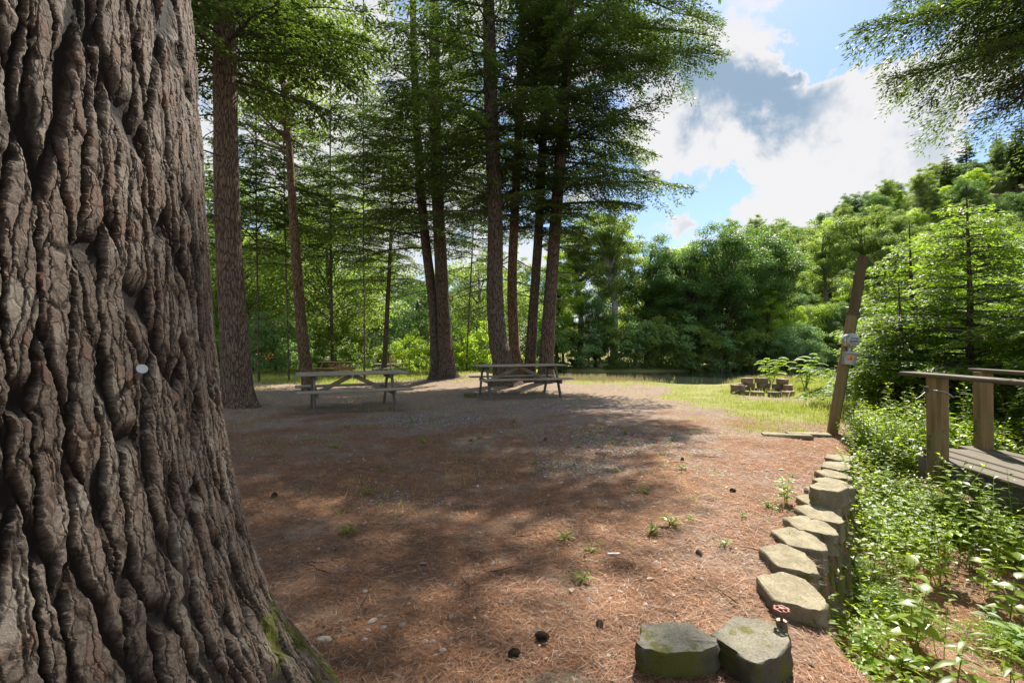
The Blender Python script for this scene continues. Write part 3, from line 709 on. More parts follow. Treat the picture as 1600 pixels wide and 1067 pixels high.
# ---------------------------------------------------------------- the big pine at the left
def big_pine():
    C = np.array([-1.0, .62]); D = math.hypot(*C); ac = math.atan2(C[0], C[1])
    root = empty('pine_tree', (C[0], C[1], 0), 'huge pine with deeply furrowed mossy bark filling the left of the view', 'tree')
    px = [298, 308, 320, 328, 334, 340, 350, 363, 380, 411, 451, 480, 500, 540, 600]; py = [-40, 100, 250, 400, 500, 560, 640, 700, 766, 879, 981, 1030, 1067, 1140, 1240]
    rz = []
    for a, b_ in zip(px, py):
        e = math.atan((a-800)/F); half = e-ac; r = D*math.sin(half); T = D*math.cos(half); y = T*math.cos(e)
        rz.append((EYE+(540-b_)/F*y, r-.012))
    rz.sort(); rzz = np.array(rz)
    nz, na = 760, 1100
    z = np.linspace(0, 2.5, nz)
    # finer columns on the side that faces the clearing
    face = math.atan2(-C[1], -C[0])     # towards the camera
    u = np.linspace(-1, 1, na); th = face+np.pi*(0.55*u+.45*u**3)
    r = np.interp(z, rzz[:, 0], rzz[:, 1]); rs = r.copy(); ker = np.ones(31)/31
    rs = np.convolve(np.pad(r, 15, 'edge'), ker, 'valid')
    low = np.exp(-z/.42)
    Th, Zz = np.meshgrid(th, z)
    lobes = .075*np.cos(Th*4+.7)+.04*np.cos(Th*7+2)+.03*np.cos(Th*11+1+Zz)
    edge = face+(np.pi/2)*.55
    rr = rs[:, None]*(1+low[:, None]*lobes)+(fbm(Th*2+5, Zz*1.5, 4)-.5)*.03
    # bulge that runs down to the root on the clearing side
    X = rr*np.cos(Th); Y = rr*np.sin(Th)
    v = np.stack([X, Y, Zz], -1).reshape(-1, 3)
    i = np.arange(nz-1)[:, None]*na; j = np.arange(na-1)[None]
    f = np.stack([i+j, i+j+1, i+j+1+na, i+j+na], -1).reshape(-1, 4)
    f2 = np.stack([np.arange(nz-1)*na+na-1, np.arange(nz-1)*na, (np.arange(nz-1)+1)*na, (np.arange(nz-1)+1)*na+na-1], -1)
    mb = MB(); mb.add(v, np.concatenate([f, f2]))
    # upper trunk, coarse
    z2 = np.linspace(2.5, 21, 30); na2 = 60; th2 = np.linspace(0, 2*np.pi, na2, endpoint=False)
    r2 = np.interp(z2, [2.5, 8, 14, 21], [rs[-1]+.0, .38, .26, .05]); T2, Z2 = np.meshgrid(th2, z2)
    v2 = np.stack([r2[:, None]*np.cos(T2), r2[:, None]*np.sin(T2), Z2], -1).reshape(-1, 3)
    i = np.arange(29)[:, None]*na2; j = np.arange(na2)[None]; k = (j+1) % na2
    mb.add(v2, np.stack([i+j, i+k, i+k+na2, i+j+na2], -1).reshape(-1, 4))
    me = mb.mesh('trunk', M['near_bark'], True)
    bk = np.concatenate([np.stack([(Th-face)*.56, 0*Th, Zz], -1).reshape(-1, 3), np.stack([(T2-face)*.56, 0*T2, Z2], -1).reshape(-1, 3)])
    at = me.attributes.new('bark', 'FLOAT_VECTOR', 'POINT'); at.data.foreach_set('vector', bk.astype(np.float32).ravel())
    o = bpy.data.objects.new('trunk', me); COL.objects.link(o); o.parent = root
    rng = np.random.default_rng(77); bw, bl = MB(), MB()
    for i in range(56):
        zz = 6.4+14*i/56; az = i*2.4+rng.random(); L = max(.6, 4.6*(1-((zz-8)/13)**2*.85))*(.7+.4*rng.random())
        branch_geo(bw, bl, (0, 0, zz), az, L, .2, .1, rng, .5, 2.4, tw=False, fol_start=.35)
    bw.build('branches', M['twig'], root, True); bl.build('crown', M['hem'], root)
    # nail with a pale head and a knob of resin hook
    nb_ = MB(); e = P(222, 577, .60); e = e-Vector((C[0], C[1], 0)); q = P(205, 608, .64)-Vector((C[0], C[1], 0))
    nb_.tube([q, (q+e)/2, e], .003, 8); nb_.tube([e, e+(e-q).normalized()*.002], .0062, 12)
    nb_.build('nail', M['greyplate'], root, True)
    return root
big_pine()

# ---------------------------------------------------------------- broadleaf trees and bushes
def broadleaf(name, loc, label, cat, Ht, Rx, z0, trunk_r, nclump, per, leaf, seed, leafm, barkm='bark_grey', group=None, path=None, clump=.22, limbs=True, shape=1.0, flat=.6, seg=10, open_=.0):
    root = empty(name, loc, label, cat, group); rng = np.random.default_rng(seed)
    tb, bw, bl = MB(), MB(), MB()
    if path is None:
        w = (rng.random((6, 2))-.5)*trunk_r*1.6; zz = np.linspace(0, Ht*.86, 6); w[0] = 0
        path = [Vector((w[i, 0]*i*.6, w[i, 1]*i*.6, zz[i])) for i in range(6)]
    pa = np.array([tuple(p) for p in path]); rr = np.interp(pa[:, 2], [0, pa[-1, 2]], [trunk_r, trunk_r*.2])
    trunk_mesh(tb, path, rr, seg, .4, seed); tb.build('trunk', M[barkm], root, True)
    cz = (z0+Ht)/2; hzv = (Ht-z0)/2
    c = norm(rng.normal(size=(nclump, 3)))*(rng.random((nclump, 1))**(.33+open_))
    c[:, 2] = np.clip(c[:, 2], -1, 1)
    taper = np.where(c[:, 2] > 0, 1-.35*shape*c[:, 2], 1+.15*c[:, 2])
    cc = np.stack([c[:, 0]*Rx*.86*taper, c[:, 1]*Rx*.86*taper, cz+c[:, 2]*hzv*.9], -1)
    cc[:, :2] += np.stack([np.interp(cc[:, 2], pa[:, 2], pa[:, 0]), np.interp(cc[:, 2], pa[:, 2], pa[:, 1])], -1)
    cc += (rng.random(cc.shape)-.5)*Rx*.2
    cr = Rx*clump*(.6+.8*rng.random(nclump))
    if limbs:
        for i in range(nclump):
            if rng.random() < .55 or nclump < 25:
                zb = max(z0*.7, min(cc[i, 2]-.25*abs(cc[i, 2]-z0)-.5*np.hypot(cc[i, 0], cc[i, 1])*.9, Ht*.8))
                p0 = np.array([np.interp(zb, pa[:, 2], pa[:, 0]), np.interp(zb, pa[:, 2], pa[:, 1]), zb]); p1 = cc[i]
                md = (p0+p1)/2+(rng.random(3)-.5)*.15*Rx; md[2] -= .06*Rx
                bw.tube([p0, (p0+md)/2, md, (md+p1)/2+(rng.random(3)-.5)*.06*Rx, p1], trunk_r*np.array([.24, .18, .12, .07, .02]), 5, False)
    idx = np.repeat(np.arange(nclump), np.maximum(6, (per*(cr/cr.mean())**2).astype(int))); N = len(idx)
    dirs = norm(rng.normal(size=(N, 3))); rad = rng.random(N)**.45
    off = dirs*rad[:, None]*cr[idx][:, None]; off[:, 2] *= flat
    off += (rng.random((N, 3))-.5)*cr[idx][:, None]*.25
    pp = cc[idx]+off
    nrm = norm(off*1.2+np.array([0, 0, .9])*cr[idx][:, None]+(rng.normal(size=(N, 3)))*.55*cr[idx][:, None])
    D = np.cross(nrm, rng.normal(size=(N, 3))); D[:, 2] -= .15*np.linalg.norm(D, axis=1)
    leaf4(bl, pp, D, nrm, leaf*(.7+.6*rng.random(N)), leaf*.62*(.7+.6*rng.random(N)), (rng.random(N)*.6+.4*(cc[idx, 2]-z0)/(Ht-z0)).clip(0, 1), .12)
    if bw.n: bw.build('branches', M[barkm], root, True)
    bl.build('crown', M[leafm], root)
    return root
def at(px, d, dz=0.0):
    x = (px-800)/F*d; return Vector((x, d, hz(x, d)+dz))

# leaning mottled trunk (left middle)
b = G(484, 600); b.z = hz(b.x, b.y)-.05
p2 = lp([(484, 600, 0), (474, 540, 0), (468, 480, 0), (462, 400, 0), (455, 300, 0), (449, 200, 0), (440, 120, 0), (430, 40, 0), (420, -80, 0)], b.y, b); p2[0].z = 0
broadleaf('birch_tree', b, 'leaning tree with mottled ruddy bark left of the nearer grey table', 'tree', 15.5, 4.1, 8.6, .20, 120, 120, .11, 61, 'maple', 'bark_red', path=p2, flat=.45, clump=.2)

# bright understorey beyond the clearing
GB = 'sunlit bushes beyond the clearing'
bs = [broadleaf('bush', at(395, 25), 'pale leafy bush beyond the clearing left of the leaning mottled trunk', 'bush', 3.6, 1.9, .2, .05, 42, 90, .13, 71, 'pale', group=GB, flat=.5),
      broadleaf('bush', at(752, 24), 'lime green bush glowing behind the bent hemlock trunk', 'bush', 3.4, 1.7, .1, .04, 40, 100, .12, 72, 'lime', group=GB, flat=.5),
      broadleaf('bush', at(548, 29), 'mid green bush behind the brown picnic table', 'bush', 3.2, 1.8, .1, .05, 40, 90, .14, 73, 'maple', group=GB, flat=.5)]
bl = [(430, 26.5, 0, 1.15, 'pale bush just left of the leaning mottled trunk'), (505, 27, 2, .9, 'green bush right of the leaning mottled trunk'), (350, 27, 2, 1.2, 'green bush behind the straight ruddy hemlock'),
      (575, 31, 0, .8, 'pale bush behind the right end of the brown picnic table'), (640, 27, 1, .7, 'low lime bush left of the dark twin hemlocks'), (665, 30, 2, 1.0, 'green bush behind the left twin trunk'),
      (722, 25, 1, .85, 'lime bush just right of the dark twin hemlocks'), (820, 27, 1, .95, 'lime bush glimpsed between the clump trunks'), (610, 33, 2, 1.1, 'green bush behind the thin dark pole'),
      (470, 32, 0, 1.3, 'tall pale bush behind the leaning mottled trunk'), (880, 23, 1, .62, 'leafy lime bush at the right end of the nearer-right picnic table'), (690, 34, 1, 1.2, 'tall lime bush seen past the twin hemlocks'),
      (770, 30, 2, 1.25, 'tall green bush behind the hemlock clump'), (525, 36, 0, 1.5, 'big pale bush at the back of the clearing')]
for i, (px, d, k, s, lb) in enumerate(bl):
    copy_tree(bs[k], at(px, d, -.05), i*1.3, (s, s, s*(1.0+.1*(i % 3))), lb)

# big trees at the back of the clearing
t1 = broadleaf('maple_tree', at(420, 36), 'leafy tree filling the gap left of the leaning mottled trunk', 'tree', 12.5, 4.6, 2.5, .2, 120, 190, .15, 81, 'maple', flat=.45)
t2 = broadleaf('maple_tree', at(560, 44), 'blue green tree far behind the brown picnic table', 'tree', 10.5, 4.6, 1.5, .2, 120, 190, .16, 82, 'dark', flat=.45)
for i, (px, d, k, s, lb) in enumerate([(330, 33, 0, 1.1, 'leafy tree behind the big furrowed pine'), (490, 40, 0, .85, 'leafy tree behind the leaning mottled trunk'), (655, 42, 1, .95, 'dark tree behind the twin hemlocks'),
                                     (735, 40, 0, .75, 'small leafy tree right of the twin hemlocks'), (605, 50, 1, .8, 'shaded tree under the bright gap of sky'), (800, 48, 1, 1.05, 'dark tree behind the hemlock clump'), (375, 27, 0, 1.0, 'tall leafy tree behind the straight ruddy hemlock'), (520, 31, 0, 1.15, 'tall leafy tree behind the brown picnic table'), (745, 29, 0, .85, 'leafy tree between twin hemlocks and bent hemlock'), (450, 45, 1, 1.7, 'tallest shaded tree at the back of the clearing')]):
    copy_tree([t1, t2][k], at(px, d, -.1), i*1.7, s, lb)

# far bank of the river
FB = 'trees on the far bank of the river'
A = broadleaf('sycamore_tree', at(958, 57), 'tall sycamore with a pale forked trunk on the far bank', 'tree', 21.0, 5.4, 6.5, .5, 130, 230, .20, 91, 'maple', 'bark_pale', FB, clump=.17, flat=.5, open_=.2)
B = broadleaf('maple_tree', at(1132, 56), 'broad dense dark green maple at the water edge', 'tree', 18.0, 5.8, .4, .4, 210, 260, .19, 92, 'dark', 'bark', FB, clump=.19, flat=.5, shape=.7)
Cc = broadleaf('willow_tree', at(1246, 50), 'small rounded bright willow in front of the far trees', 'tree', 6.6, 3.1, .8, .14, 100, 190, .13, 93, 'pale', 'bark_grey', FB, clump=.2, flat=.5)
Dd = broadleaf('ash_tree', at(1292, 62), 'tall open tree with a visible dark stem right of the maple', 'tree', 21.0, 4.6, 7.0, .3, 90, 190, .2, 94, 'maple', 'bark_grey', FB, clump=.17, flat=.45, open_=.25)
E = broadleaf('locust_tree', at(1070, 60), 'yellow green tree between the sycamore and the dark maple', 'tree', 17.0, 4.4, 1.0, .3, 130, 210, .2, 95, 'lime', 'bark', FB, clump=.2, flat=.5)
far = [(905, 58, A, .9, 'tall leafy tree left of the pale forked sycamore'), (1010, 60, B, .93, 'dark tree right of the pale forked sycamore'), (1085, 55, B, .78, 'dark green tree against the left side of the broad maple'),
       (1185, 60, B, 1.05, 'tall tree with a knobbly top behind the broad maple'), (1222, 61, Dd, .92, 'slim open tree between the maple and the willow'), (1340, 60, Dd, .95, 'open tree rising above the leaning post'),
       (1290, 54, E, .55, 'low bushy tree right of the rounded willow'), (1200, 56, E, .6, 'low yellow green tree left of the rounded willow'), (870, 55, E, .8, 'yellow green tree just right of the hemlock clump'),
       (930, 54, B, .5, 'low dark tree below the pale sycamore'), (1385, 58, A, .8, 'leafy tree above the young hemlocks'), (1430, 62, E, 1.0, 'yellow green tree on the lower hill'), (1480, 60, Dd, .95, 'open tree on the lower hill'),
       (1540, 58, A, .9, 'leafy tree near the right edge on the lower hill'), (1330, 52, B, .45, 'low dark tree behind the leaning post'), (1590, 62, B, 1.0, 'dark tree at the right edge on the lower hill'),
       (1400, 52, E, .6, 'low yellow green tree right of the leaning post'), (960, 66, E, 1.15, 'yellow green treetop behind the sycamore')]
for i, (px, d, k, s, lb) in enumerate(far):
    copy_tree(k, at(px, d, -.1), i*2.1, (s, s, s*(1+.05*(i % 3))), lb)
rg = np.random.default_rng(14)
for i in range(30):     # the rest of the far bank, behind the clearing
    px = 90+i*27+rg.random()*10; d = 56+rg.random()*9
    copy_tree([B, E, A, Dd][i % 4], at(px, d, -.1), rg.random()*6, .55+.22*rg.random(), 'leafy tree in the far bank wood glimpsed through the clearing trunks', 'far bank wood behind the clearing')
for i in range(34):     # low growth at the waterline
    px = 850+i*23+rg.random()*10; d = 52.0+rg.random()*1.6
    copy_tree(bs[2] if i % 3 else bs[0], at(px, d, -.3), rg.random()*6, 1.3+.6*rg.random(), 'low bush hanging over the dark water of the far bank', 'bushes along the far waterline')
# wooded hill
PN = conifer('pine_tree', at(1512, 118), [Vector((0, 0, 0)), Vector((.1, 0, 6)), Vector((0, 0, 15.5))], [.3, .22, .04], 2.5, 15.3, 90, (lambda z, az: max(.7, 3.4*(1-z/16.2)**.75)), 99,
             'dark conical pine standing up on the hill crest', 'tree', 'pines on the hill crest', dens=.55, el=4.5, dead=0, up=.3, droop=.05)
for px, d, s in [(1482, 112, .85), (1560, 116, .9), (1590, 108, 1.0), (1405, 112, .6), (1600, 122, 1.1)]:
    copy_tree(PN, at(px, d, -.3), px*.1, s, 'dark pine rising among the broadleaf trees of the hill', 'pines on the hill')
HV = [A, B, t2, E, t1]
cnt = 0
for row in range(11):
    d = 67+row*5.6
    n = 27
    for j in range(n):
        px = 1000+(j+rg.random()*.9)*(640/n); dd = d+(rg.random()-.5)*4
        x = (px-800)/F*dd
        if row > 4 and px < 1090: continue
        if cnt > 285: break
        if rg.random() < .03: continue
        cnt += 1
        s = (.44+.24*rg.random())
        copy_tree(HV[int(rg.integers(0, 5))], Vector((x, dd, hz(x, dd)-.4)), rg.random()*6.28, (s, s, s*(.85+.3*rg.random())), 'leafy tree in the wood that covers the hillside', 'trees of the hillside wood')

# ---------------------------------------------------------------- picnic tables
from mathutils import Matrix
def rot(axis, a): return Matrix.Rotation(a, 3, axis)
def beam(mb, a, b, w, t, bev=.004, tint=.5):   # plank from a to b, w = width (in the vertical/side plane), t = thickness
    a, b = Vector(a), Vector(b); d = b-a; L = d.length
    q = d.to_track_quat('X', 'Z').to_matrix()
    mb.box((a+b)/2, (L, t, w), q, bev, .002, np.random.default_rng(int(L*1000)), tint)
def picnic(loc, rz, length, span, label, wood='wgrey', legw='wleg', h=.75, group='picnic tables', seed=1):
    root = empty('picnic_table', loc, label, 'picnic table', group, rz); rng = np.random.default_rng(seed)
    mb = MB(); n = 5; pw = .14
    for i in range(n):
        y = (i-2)*.147; l = length+(rng.random()-.5)*.02
        mb.box(((rng.random()-.5)*.015, y, h-.019+(rng.random()-.5)*.004), (l, pw, .038), rot('X', (rng.random()-.5)*.02), .005, .004, rng)
    mb.build('tabletop', M[wood], root)
    for s in (-1, 1):
        mb = MB()
        for k in (-1, 1): mb.box((0, s*(.67+k*.0685), h*.6-.019), (length, .132, .038), rot('X', (rng.random()-.5)*.03), .005, .004, rng)
        mb.build('bench', M[wood], root)
    for sx in (-1, 1):
        x = sx*span/2
        for s in (-1, 1):
            mb = MB(); beam(mb, (x, s*.23, h-.045), (x, s*.60, -.02), .09, .040); mb.build('leg', M[legw], root)
        mb = MB(); mb.box((x-sx*.042, 0, h*.6-.038-.047), (.038, 1.52, .09), None, .01); mb.build('bench_support', M[legw], root)
        mb = MB(); mb.box((x-sx*.042, 0, h-.038-.046), (.038, .68, .088), None, .01); mb.build('top_batten', M[legw], root)
        mb = MB(); beam(mb, (sx*.03, 0, h-.075), (x-sx*.07, 0, h*.6-.10), .085, .038); mb.build('brace', M[wood], root)
    return root
def gz(x, y): return Vector((x, y, hz(x, y)))
o = picnic(gz(-3.28, 9.75), R(26), 2.12, 1.50, 'weathered grey picnic table between the straight hemlock and the twin trunks', seed=1); o.rotation_euler[0] = R(.5)
picnic(gz(.18, 12.0), R(16), 2.28, 1.78, 'grey picnic table in front of the bent hemlock clump', seed=2, h=.79)
picnic(gz(-9.0, 24.2), R(-24), 1.8, 1.25, 'small sunlit ruddy picnic table out in the clearing', 'wbrown', 'wbrown', seed=3)
picnic(gz(-7.0, 27.5), R(10), 1.9, 1.3, 'distant low grey picnic table behind the thin dark pole', 'wgrey', 'wgrey', h=.6, seed=4)

# thin pole with a ruddy board
b = gz(-5.85, 22.8); r_ = empty('marker_pole', b, 'thin black pole topped by a narrow ruddy board behind the grey table', 'pole')
MB().tube([(0, 0, -.05), (0, 0, .5), (0, 0, 1.1)], .02, 8).build('pole', M['black'], r_, True)
MB().box((0, -.035, .82), (.09, .03, .52), None, .005).build('board', M['wbrown'], r_)
# flowering plant on the far left
b = gz((417-800)/F*30, 30); r_ = empty('flowering_bush', b, 'small bush with red flowers at the left end of the clearing', 'bush')
rng = np.random.default_rng(3); mb = MB(); q = rng.normal(size=(260, 3))*[.4, .3, .2]+[0, 0, .8]; leaf4(mb, q, rng.normal(size=(260, 3)), rng.normal(size=(260, 3)), .13, .1, rng.random(260)); mb.build('flowers', M['red'], r_)
mb = MB(); q = rng.normal(size=(700, 3))*[.55, .4, .3]+[0, 0, .5]; leaf4(mb, q, rng.normal(size=(700, 3)), rng.normal(size=(700, 3)), .14, .08, rng.random(700)); mb.build('foliage', M['maple'], r_)

# ---------------------------------------------------------------- concrete blocks
def outline(w=.32, dp=.25, seed=0, half=False):
    rng = np.random.default_rng(seed)
    k = rng.random(12)*.022-.011
    p = [(-w*(.30+k[0]), -dp/2), (w*(.30+k[1]), -dp/2), (w*(.40+k[2]), -dp*.15), (w*(.5+k[3]*.5), dp*(.12+k[4])), (w*(.46+k[5]), dp*(.30+k[6])), (w*(.22+k[7]), dp*(.46+k[8]*.6)), (-w*(.2+k[9]), dp*(.48+k[10]*.6)), (-w*(.45+k[11]), dp*(.30+k[3])), (-w*(.5+k[4]*.5), dp*.12), (-w*.41, -dp*.15)]
    # subdivide
    q = []
    for i in range(len(p)):
        a, b = np.array(p[i]), np.array(p[(i+1) % len(p)]); q += [a, a*.67+b*.33, a*.33+b*.67]
    q = np.array(q); q += (rng.random(q.shape)-.5)*.009
    return q
def block(loc, ang, label, m='block', h=.13, w=.32, dp=.25, seed=0, group='concrete blocks of the retaining wall', tilt=(0, 0), name='concrete_block', cat='concrete block'):
    rng = np.random.default_rng(seed); mb = MB(); mb.prism(outline(w, dp, seed), 0, h, rng, .014, .005, levels=5)
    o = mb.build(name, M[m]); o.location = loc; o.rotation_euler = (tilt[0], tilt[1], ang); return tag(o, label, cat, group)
# the two loose blocks nearest the camera
block((.66, 1.93, hz(.66, 1.93)-.02), R(185), 'long mossy-topped block lying apart, leftmost of the near blocks', 'block_moss', .125, .34, .20, 1)
block((.985, 1.93, hz(.985, 1.93)-.02), R(222), 'mossy block beside the red valve handle at the bottom', 'block_moss', .135, .33, .25, 2, tilt=(R(2), R(2)))
tops = [(1.335, 2.27), (1.53, 2.63), (1.74, 2.88), (1.95, 3.10), (2.14, 3.31), (2.30, 3.56), (2.52, 3.80), (2.74, 4.05), (2.93, 4.33), (3.16, 4.62), (3.42, 4.95)]
names = ['largest pale block standing above the valve at the near end of the wall', 'second block of the wall top, cracked across its pale top', 'third block along the wall top with a curved front', 'fourth block along the wall top with a flat clean top',
         'fifth block along the wall top, narrow and tilted', 'block under the raised loose block on the wall top', 'block just beyond the raised loose block', 'second block beyond the raised loose block, lit pale', 'third block beyond the raised one with leaves over it',
         'wall top block half hidden by weeds past the raised block', 'fifth block past the raised one among the weeds', 'sixth block past the raised one near the flat timbers', 'last but one block of the wall before the leaning post', 'last block of the wall at the foot of the leaning post']
rng = np.random.default_rng(8)
tops = [(a, b) for a, b in tops]
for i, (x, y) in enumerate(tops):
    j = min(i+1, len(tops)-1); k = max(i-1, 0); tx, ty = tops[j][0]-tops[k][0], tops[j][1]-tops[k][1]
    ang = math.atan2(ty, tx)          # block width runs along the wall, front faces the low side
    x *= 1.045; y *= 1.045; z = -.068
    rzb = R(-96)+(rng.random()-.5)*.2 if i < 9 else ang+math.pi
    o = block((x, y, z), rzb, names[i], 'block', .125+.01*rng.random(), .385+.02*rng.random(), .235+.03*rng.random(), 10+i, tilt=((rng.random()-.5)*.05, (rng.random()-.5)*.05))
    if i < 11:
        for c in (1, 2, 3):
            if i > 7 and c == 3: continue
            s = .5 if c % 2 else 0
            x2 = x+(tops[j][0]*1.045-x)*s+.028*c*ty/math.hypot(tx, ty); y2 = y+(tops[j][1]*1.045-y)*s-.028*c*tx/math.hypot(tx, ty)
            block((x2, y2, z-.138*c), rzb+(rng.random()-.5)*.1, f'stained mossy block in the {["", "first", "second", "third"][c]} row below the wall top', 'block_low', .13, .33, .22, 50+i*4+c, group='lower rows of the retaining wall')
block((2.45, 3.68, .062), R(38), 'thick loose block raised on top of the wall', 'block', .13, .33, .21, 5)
# flat timbers by the post
for i, (px, py, L, a, lb) in enumerate([(1228, 682, .62, -14, 'grey stone slab lying in the grass edge left of the post, nearer one'), (1262, 678, .55, -12, 'grey stone slab ending at the foot of the leaning post')]):
    c = G(px, py); mb = MB(); mb.box((0, 0, .03), (L, .17, .07), None, .012, .012, np.random.default_rng(i)); o = mb.build('stone_slab', M['block']); o.location = (c.x, c.y, hz(c.x, c.y)-.02); o.rotation_euler = (0, 0, R(a)); tag(o, lb, 'slab', 'slabs beside the post')
# small block by the right table
c = G(735, 621); o = block((c.x, c.y, hz(c.x, c.y)-.01), R(10), 'small dark block on the ground left of the clump table', 'block_low', .12, .3, .2, 300, group=None)
del_g = o.pop('group', None)
c = G(876, 1066); o = block((c.x, c.y-.03, hz(c.x, c.y)-.092), R(0), 'buried pale slab top at the bottom edge of the view', 'block', .1, .3, .22, 301); 
# fire ring
fc = G(1190, 615)
gzf = hz(fc.x, fc.y)
FR = []
for k in range(11): FR.append((2*math.pi*k/11-1.57, 0, .60))
for k in range(7): FR.append((2*math.pi*(k+.5)/11-.35, 1, .60))
FR += [(1.15, 2, .60), (1.75, 2, .58), (.35, 2, .62), (3.3, 1, .66)]
FL = ['front centre', 'front right', 'right front', 'right', 'right rear', 'rear right', 'rear left', 'left rear', 'left', 'left front', 'front left']
for i, (a, t_, rad) in enumerate(FR):
    lb = (FL[i]+' block in the ground row of the fire ring') if i < 11 else f'{["right end", "right", "rear right", "rear centre", "rear", "rear left", "left rear", "high rear", "topmost", "high right", "tilted left"][i-11]} block stacked on the fire ring'
    block((fc.x+rad*1.12*math.cos(a), fc.y+rad*.95*math.sin(a), gzf-.02+t_*.137), a-math.pi/2+(rng.random()-.5)*.25, lb, 'block' if i % 3 == 0 else 'block_red', .135, .34, .2, 400+i, 'fire ring blocks', tilt=((rng.random()-.5)*.1, (rng.random()-.5)*.1))
MB().tube([(fc.x-.95, fc.y-.35, gzf+.05), (fc.x-.6, fc.y-.2, gzf+.17), (fc.x-.45, fc.y-.1, gzf+.22)], .02, 6).build('stick', M['wgrey'])
tag(bpy.data.objects['stick'], 'thick pale stick leaning on the left of the fire ring', 'stick')

# ---------------------------------------------------------------- meter post
pb = G(1296, 676); pb.z = hz(pb.x, pb.y)-.1; top = P(1348, 398, pb.y); dv = (top-pb)
r_ = empty('meter_post', pb, 'leaning two-piece wooden post carrying an electric meter', 'post')
ax = dv.normalized(); side = Vector((ax.z, 0, -ax.x)); Lp = dv.length
def pbeam(name, off, y, l0, l1, w, t, m):
    mb = MB(); q = ax.to_track_quat('Z', 'Y').to_matrix()
    a = side*off+Vector((0, y, 0))
    # local mesh along Z so the grain follows, then rotate
    mb.box((0, 0, (l0+l1)/2), (w, t, l1-l0), None, .006, .004, np.random.default_rng(int(l1*99))); o = mb.build(name, M[m], r_)
    o.location = a; o.rotation_euler = (0, math.atan2(ax.x, ax.z), 0); return o
pbeam('long_post', .06, .06, 0, Lp, .115, .085, 'wpost')
pbeam('short_post', -.045, -.075, 0, Lp*.665, .115, .075, 'wpost2')
mp = pb+ax*(Lp*.49)
r2 = empty('electric_meter', mp+side*-.06+Vector((0, -.115, 0)), 'round glass-domed electric meter above a grey box on the leaning post', 'electric meter')
r2.rotation_euler = (0, math.atan2(ax.x, ax.z)*.5, 0); r2.scale = (.84, .84, .84)
def ring(mb, prof, n=28):   # lathe about Y (towards -Y)
    a = np.linspace(0, 2*np.pi, n, endpoint=False); pr = np.array(prof)
    v = np.stack([pr[:, 0][:, None]*np.cos(a)[None], -pr[:, 1][:, None]*np.ones(n)[None], pr[:, 0][:, None]*np.sin(a)[None]], -1).reshape(-1, 3)
    i = np.arange(len(pr)-1)[:, None]*n; j = np.arange(n)[None]; k = (j+1) % n
    mb.add(v, np.stack([i+j, i+k, i+k+n, i+j+n], -1).reshape(-1, 4)); return mb
Z = .03
def up(o, z, x=0): o.location = (x, 0, z); return o
up(ring(MB(), [(0, 0), (.118, 0), (.118, .07), (.10, .075), (.10, .072), (0, .072)]).build('meter_socket', M['galv'], r2, True), .14)
up(ring(MB(), [(.124, .07), (.128, .078), (.124, .095), (.104, .095)]).build('lock_ring', M['steel'], r2, True), .14)
up(ring(MB(), [(0, .078), (.095, .078), (.095, .12), (.085, .14), (0, .14)]).build('meter_face', M['white'], r2, True), .14)
mb = MB(); mb.box((0, -.142, .03), (.10, .004, .022)); mb.box((0, -.142, -.012), (.12, .004, .03)); mb.box((0, -.142, -.05), (.06, .004, .012)); up(mb.build('dial_plate', M['black'], r2), .14)
up(ring(MB(), [(.10, .095), (.10, .15), (.085, .178), (.05, .192), (0, .196)]).build('glass_dome', M['glass'], r2, True), .14)
MB().tube([(0, -.05, .06), (0, -.05, -.06)], .03, 12).build('conduit', M['galv'], r2, True)
mb = MB(); mb.box((0.01, -.05, -.16), (.20, .10, .22), None, .01); bx = mb.build('breaker_box', M['galv'], r2)
mb = MB(); mb.box((0.01, -.104, -.075), (.21, .014, .05), None, .004); mb.build('lid', M['galv'], bx)
mb = MB(); mb.box((-.005, -.1025, -.155), (.10, .004, .08), None, .001); mb.build('sticker', M['orange'], bx)
tc = bpy.data.curves.new('numeral', 'FONT'); tc.body = '3'; tc.size = .085; tc.extrude = .001; tc.align_x = 'CENTER'; tc.align_y = 'CENTER'
to = bpy.data.objects.new('numeral', tc); COL.objects.link(to); to.data.materials.append(M['black']); bpy.context.view_layer.update(); nm = bpy.data.meshes.new_from_object(to); COL.objects.unlink(to); to = bpy.data.objects.new('numeral', nm); COL.objects.link(to); to.parent = bx; to.location = (0, -.107, -.155); to.rotation_euler = (R(90), 0, 0)

# ---------------------------------------------------------------- footbridge with two rails
fb = empty('footbridge', (4.97, 4.0, .12), 'low weathered wooden footbridge with post and board railings at the right', 'footbridge', rz=math.atan(-.135))
def beaml(name, c, s, m, par=None, bev=.005):
    mb = MB(); mb.box((0, 0, 0), s, None, bev, .004, np.random.default_rng(int(abs(c[1]*97)+c[0]*31))); o = mb.build(name, M[m], par or fb); o.location = c; return o
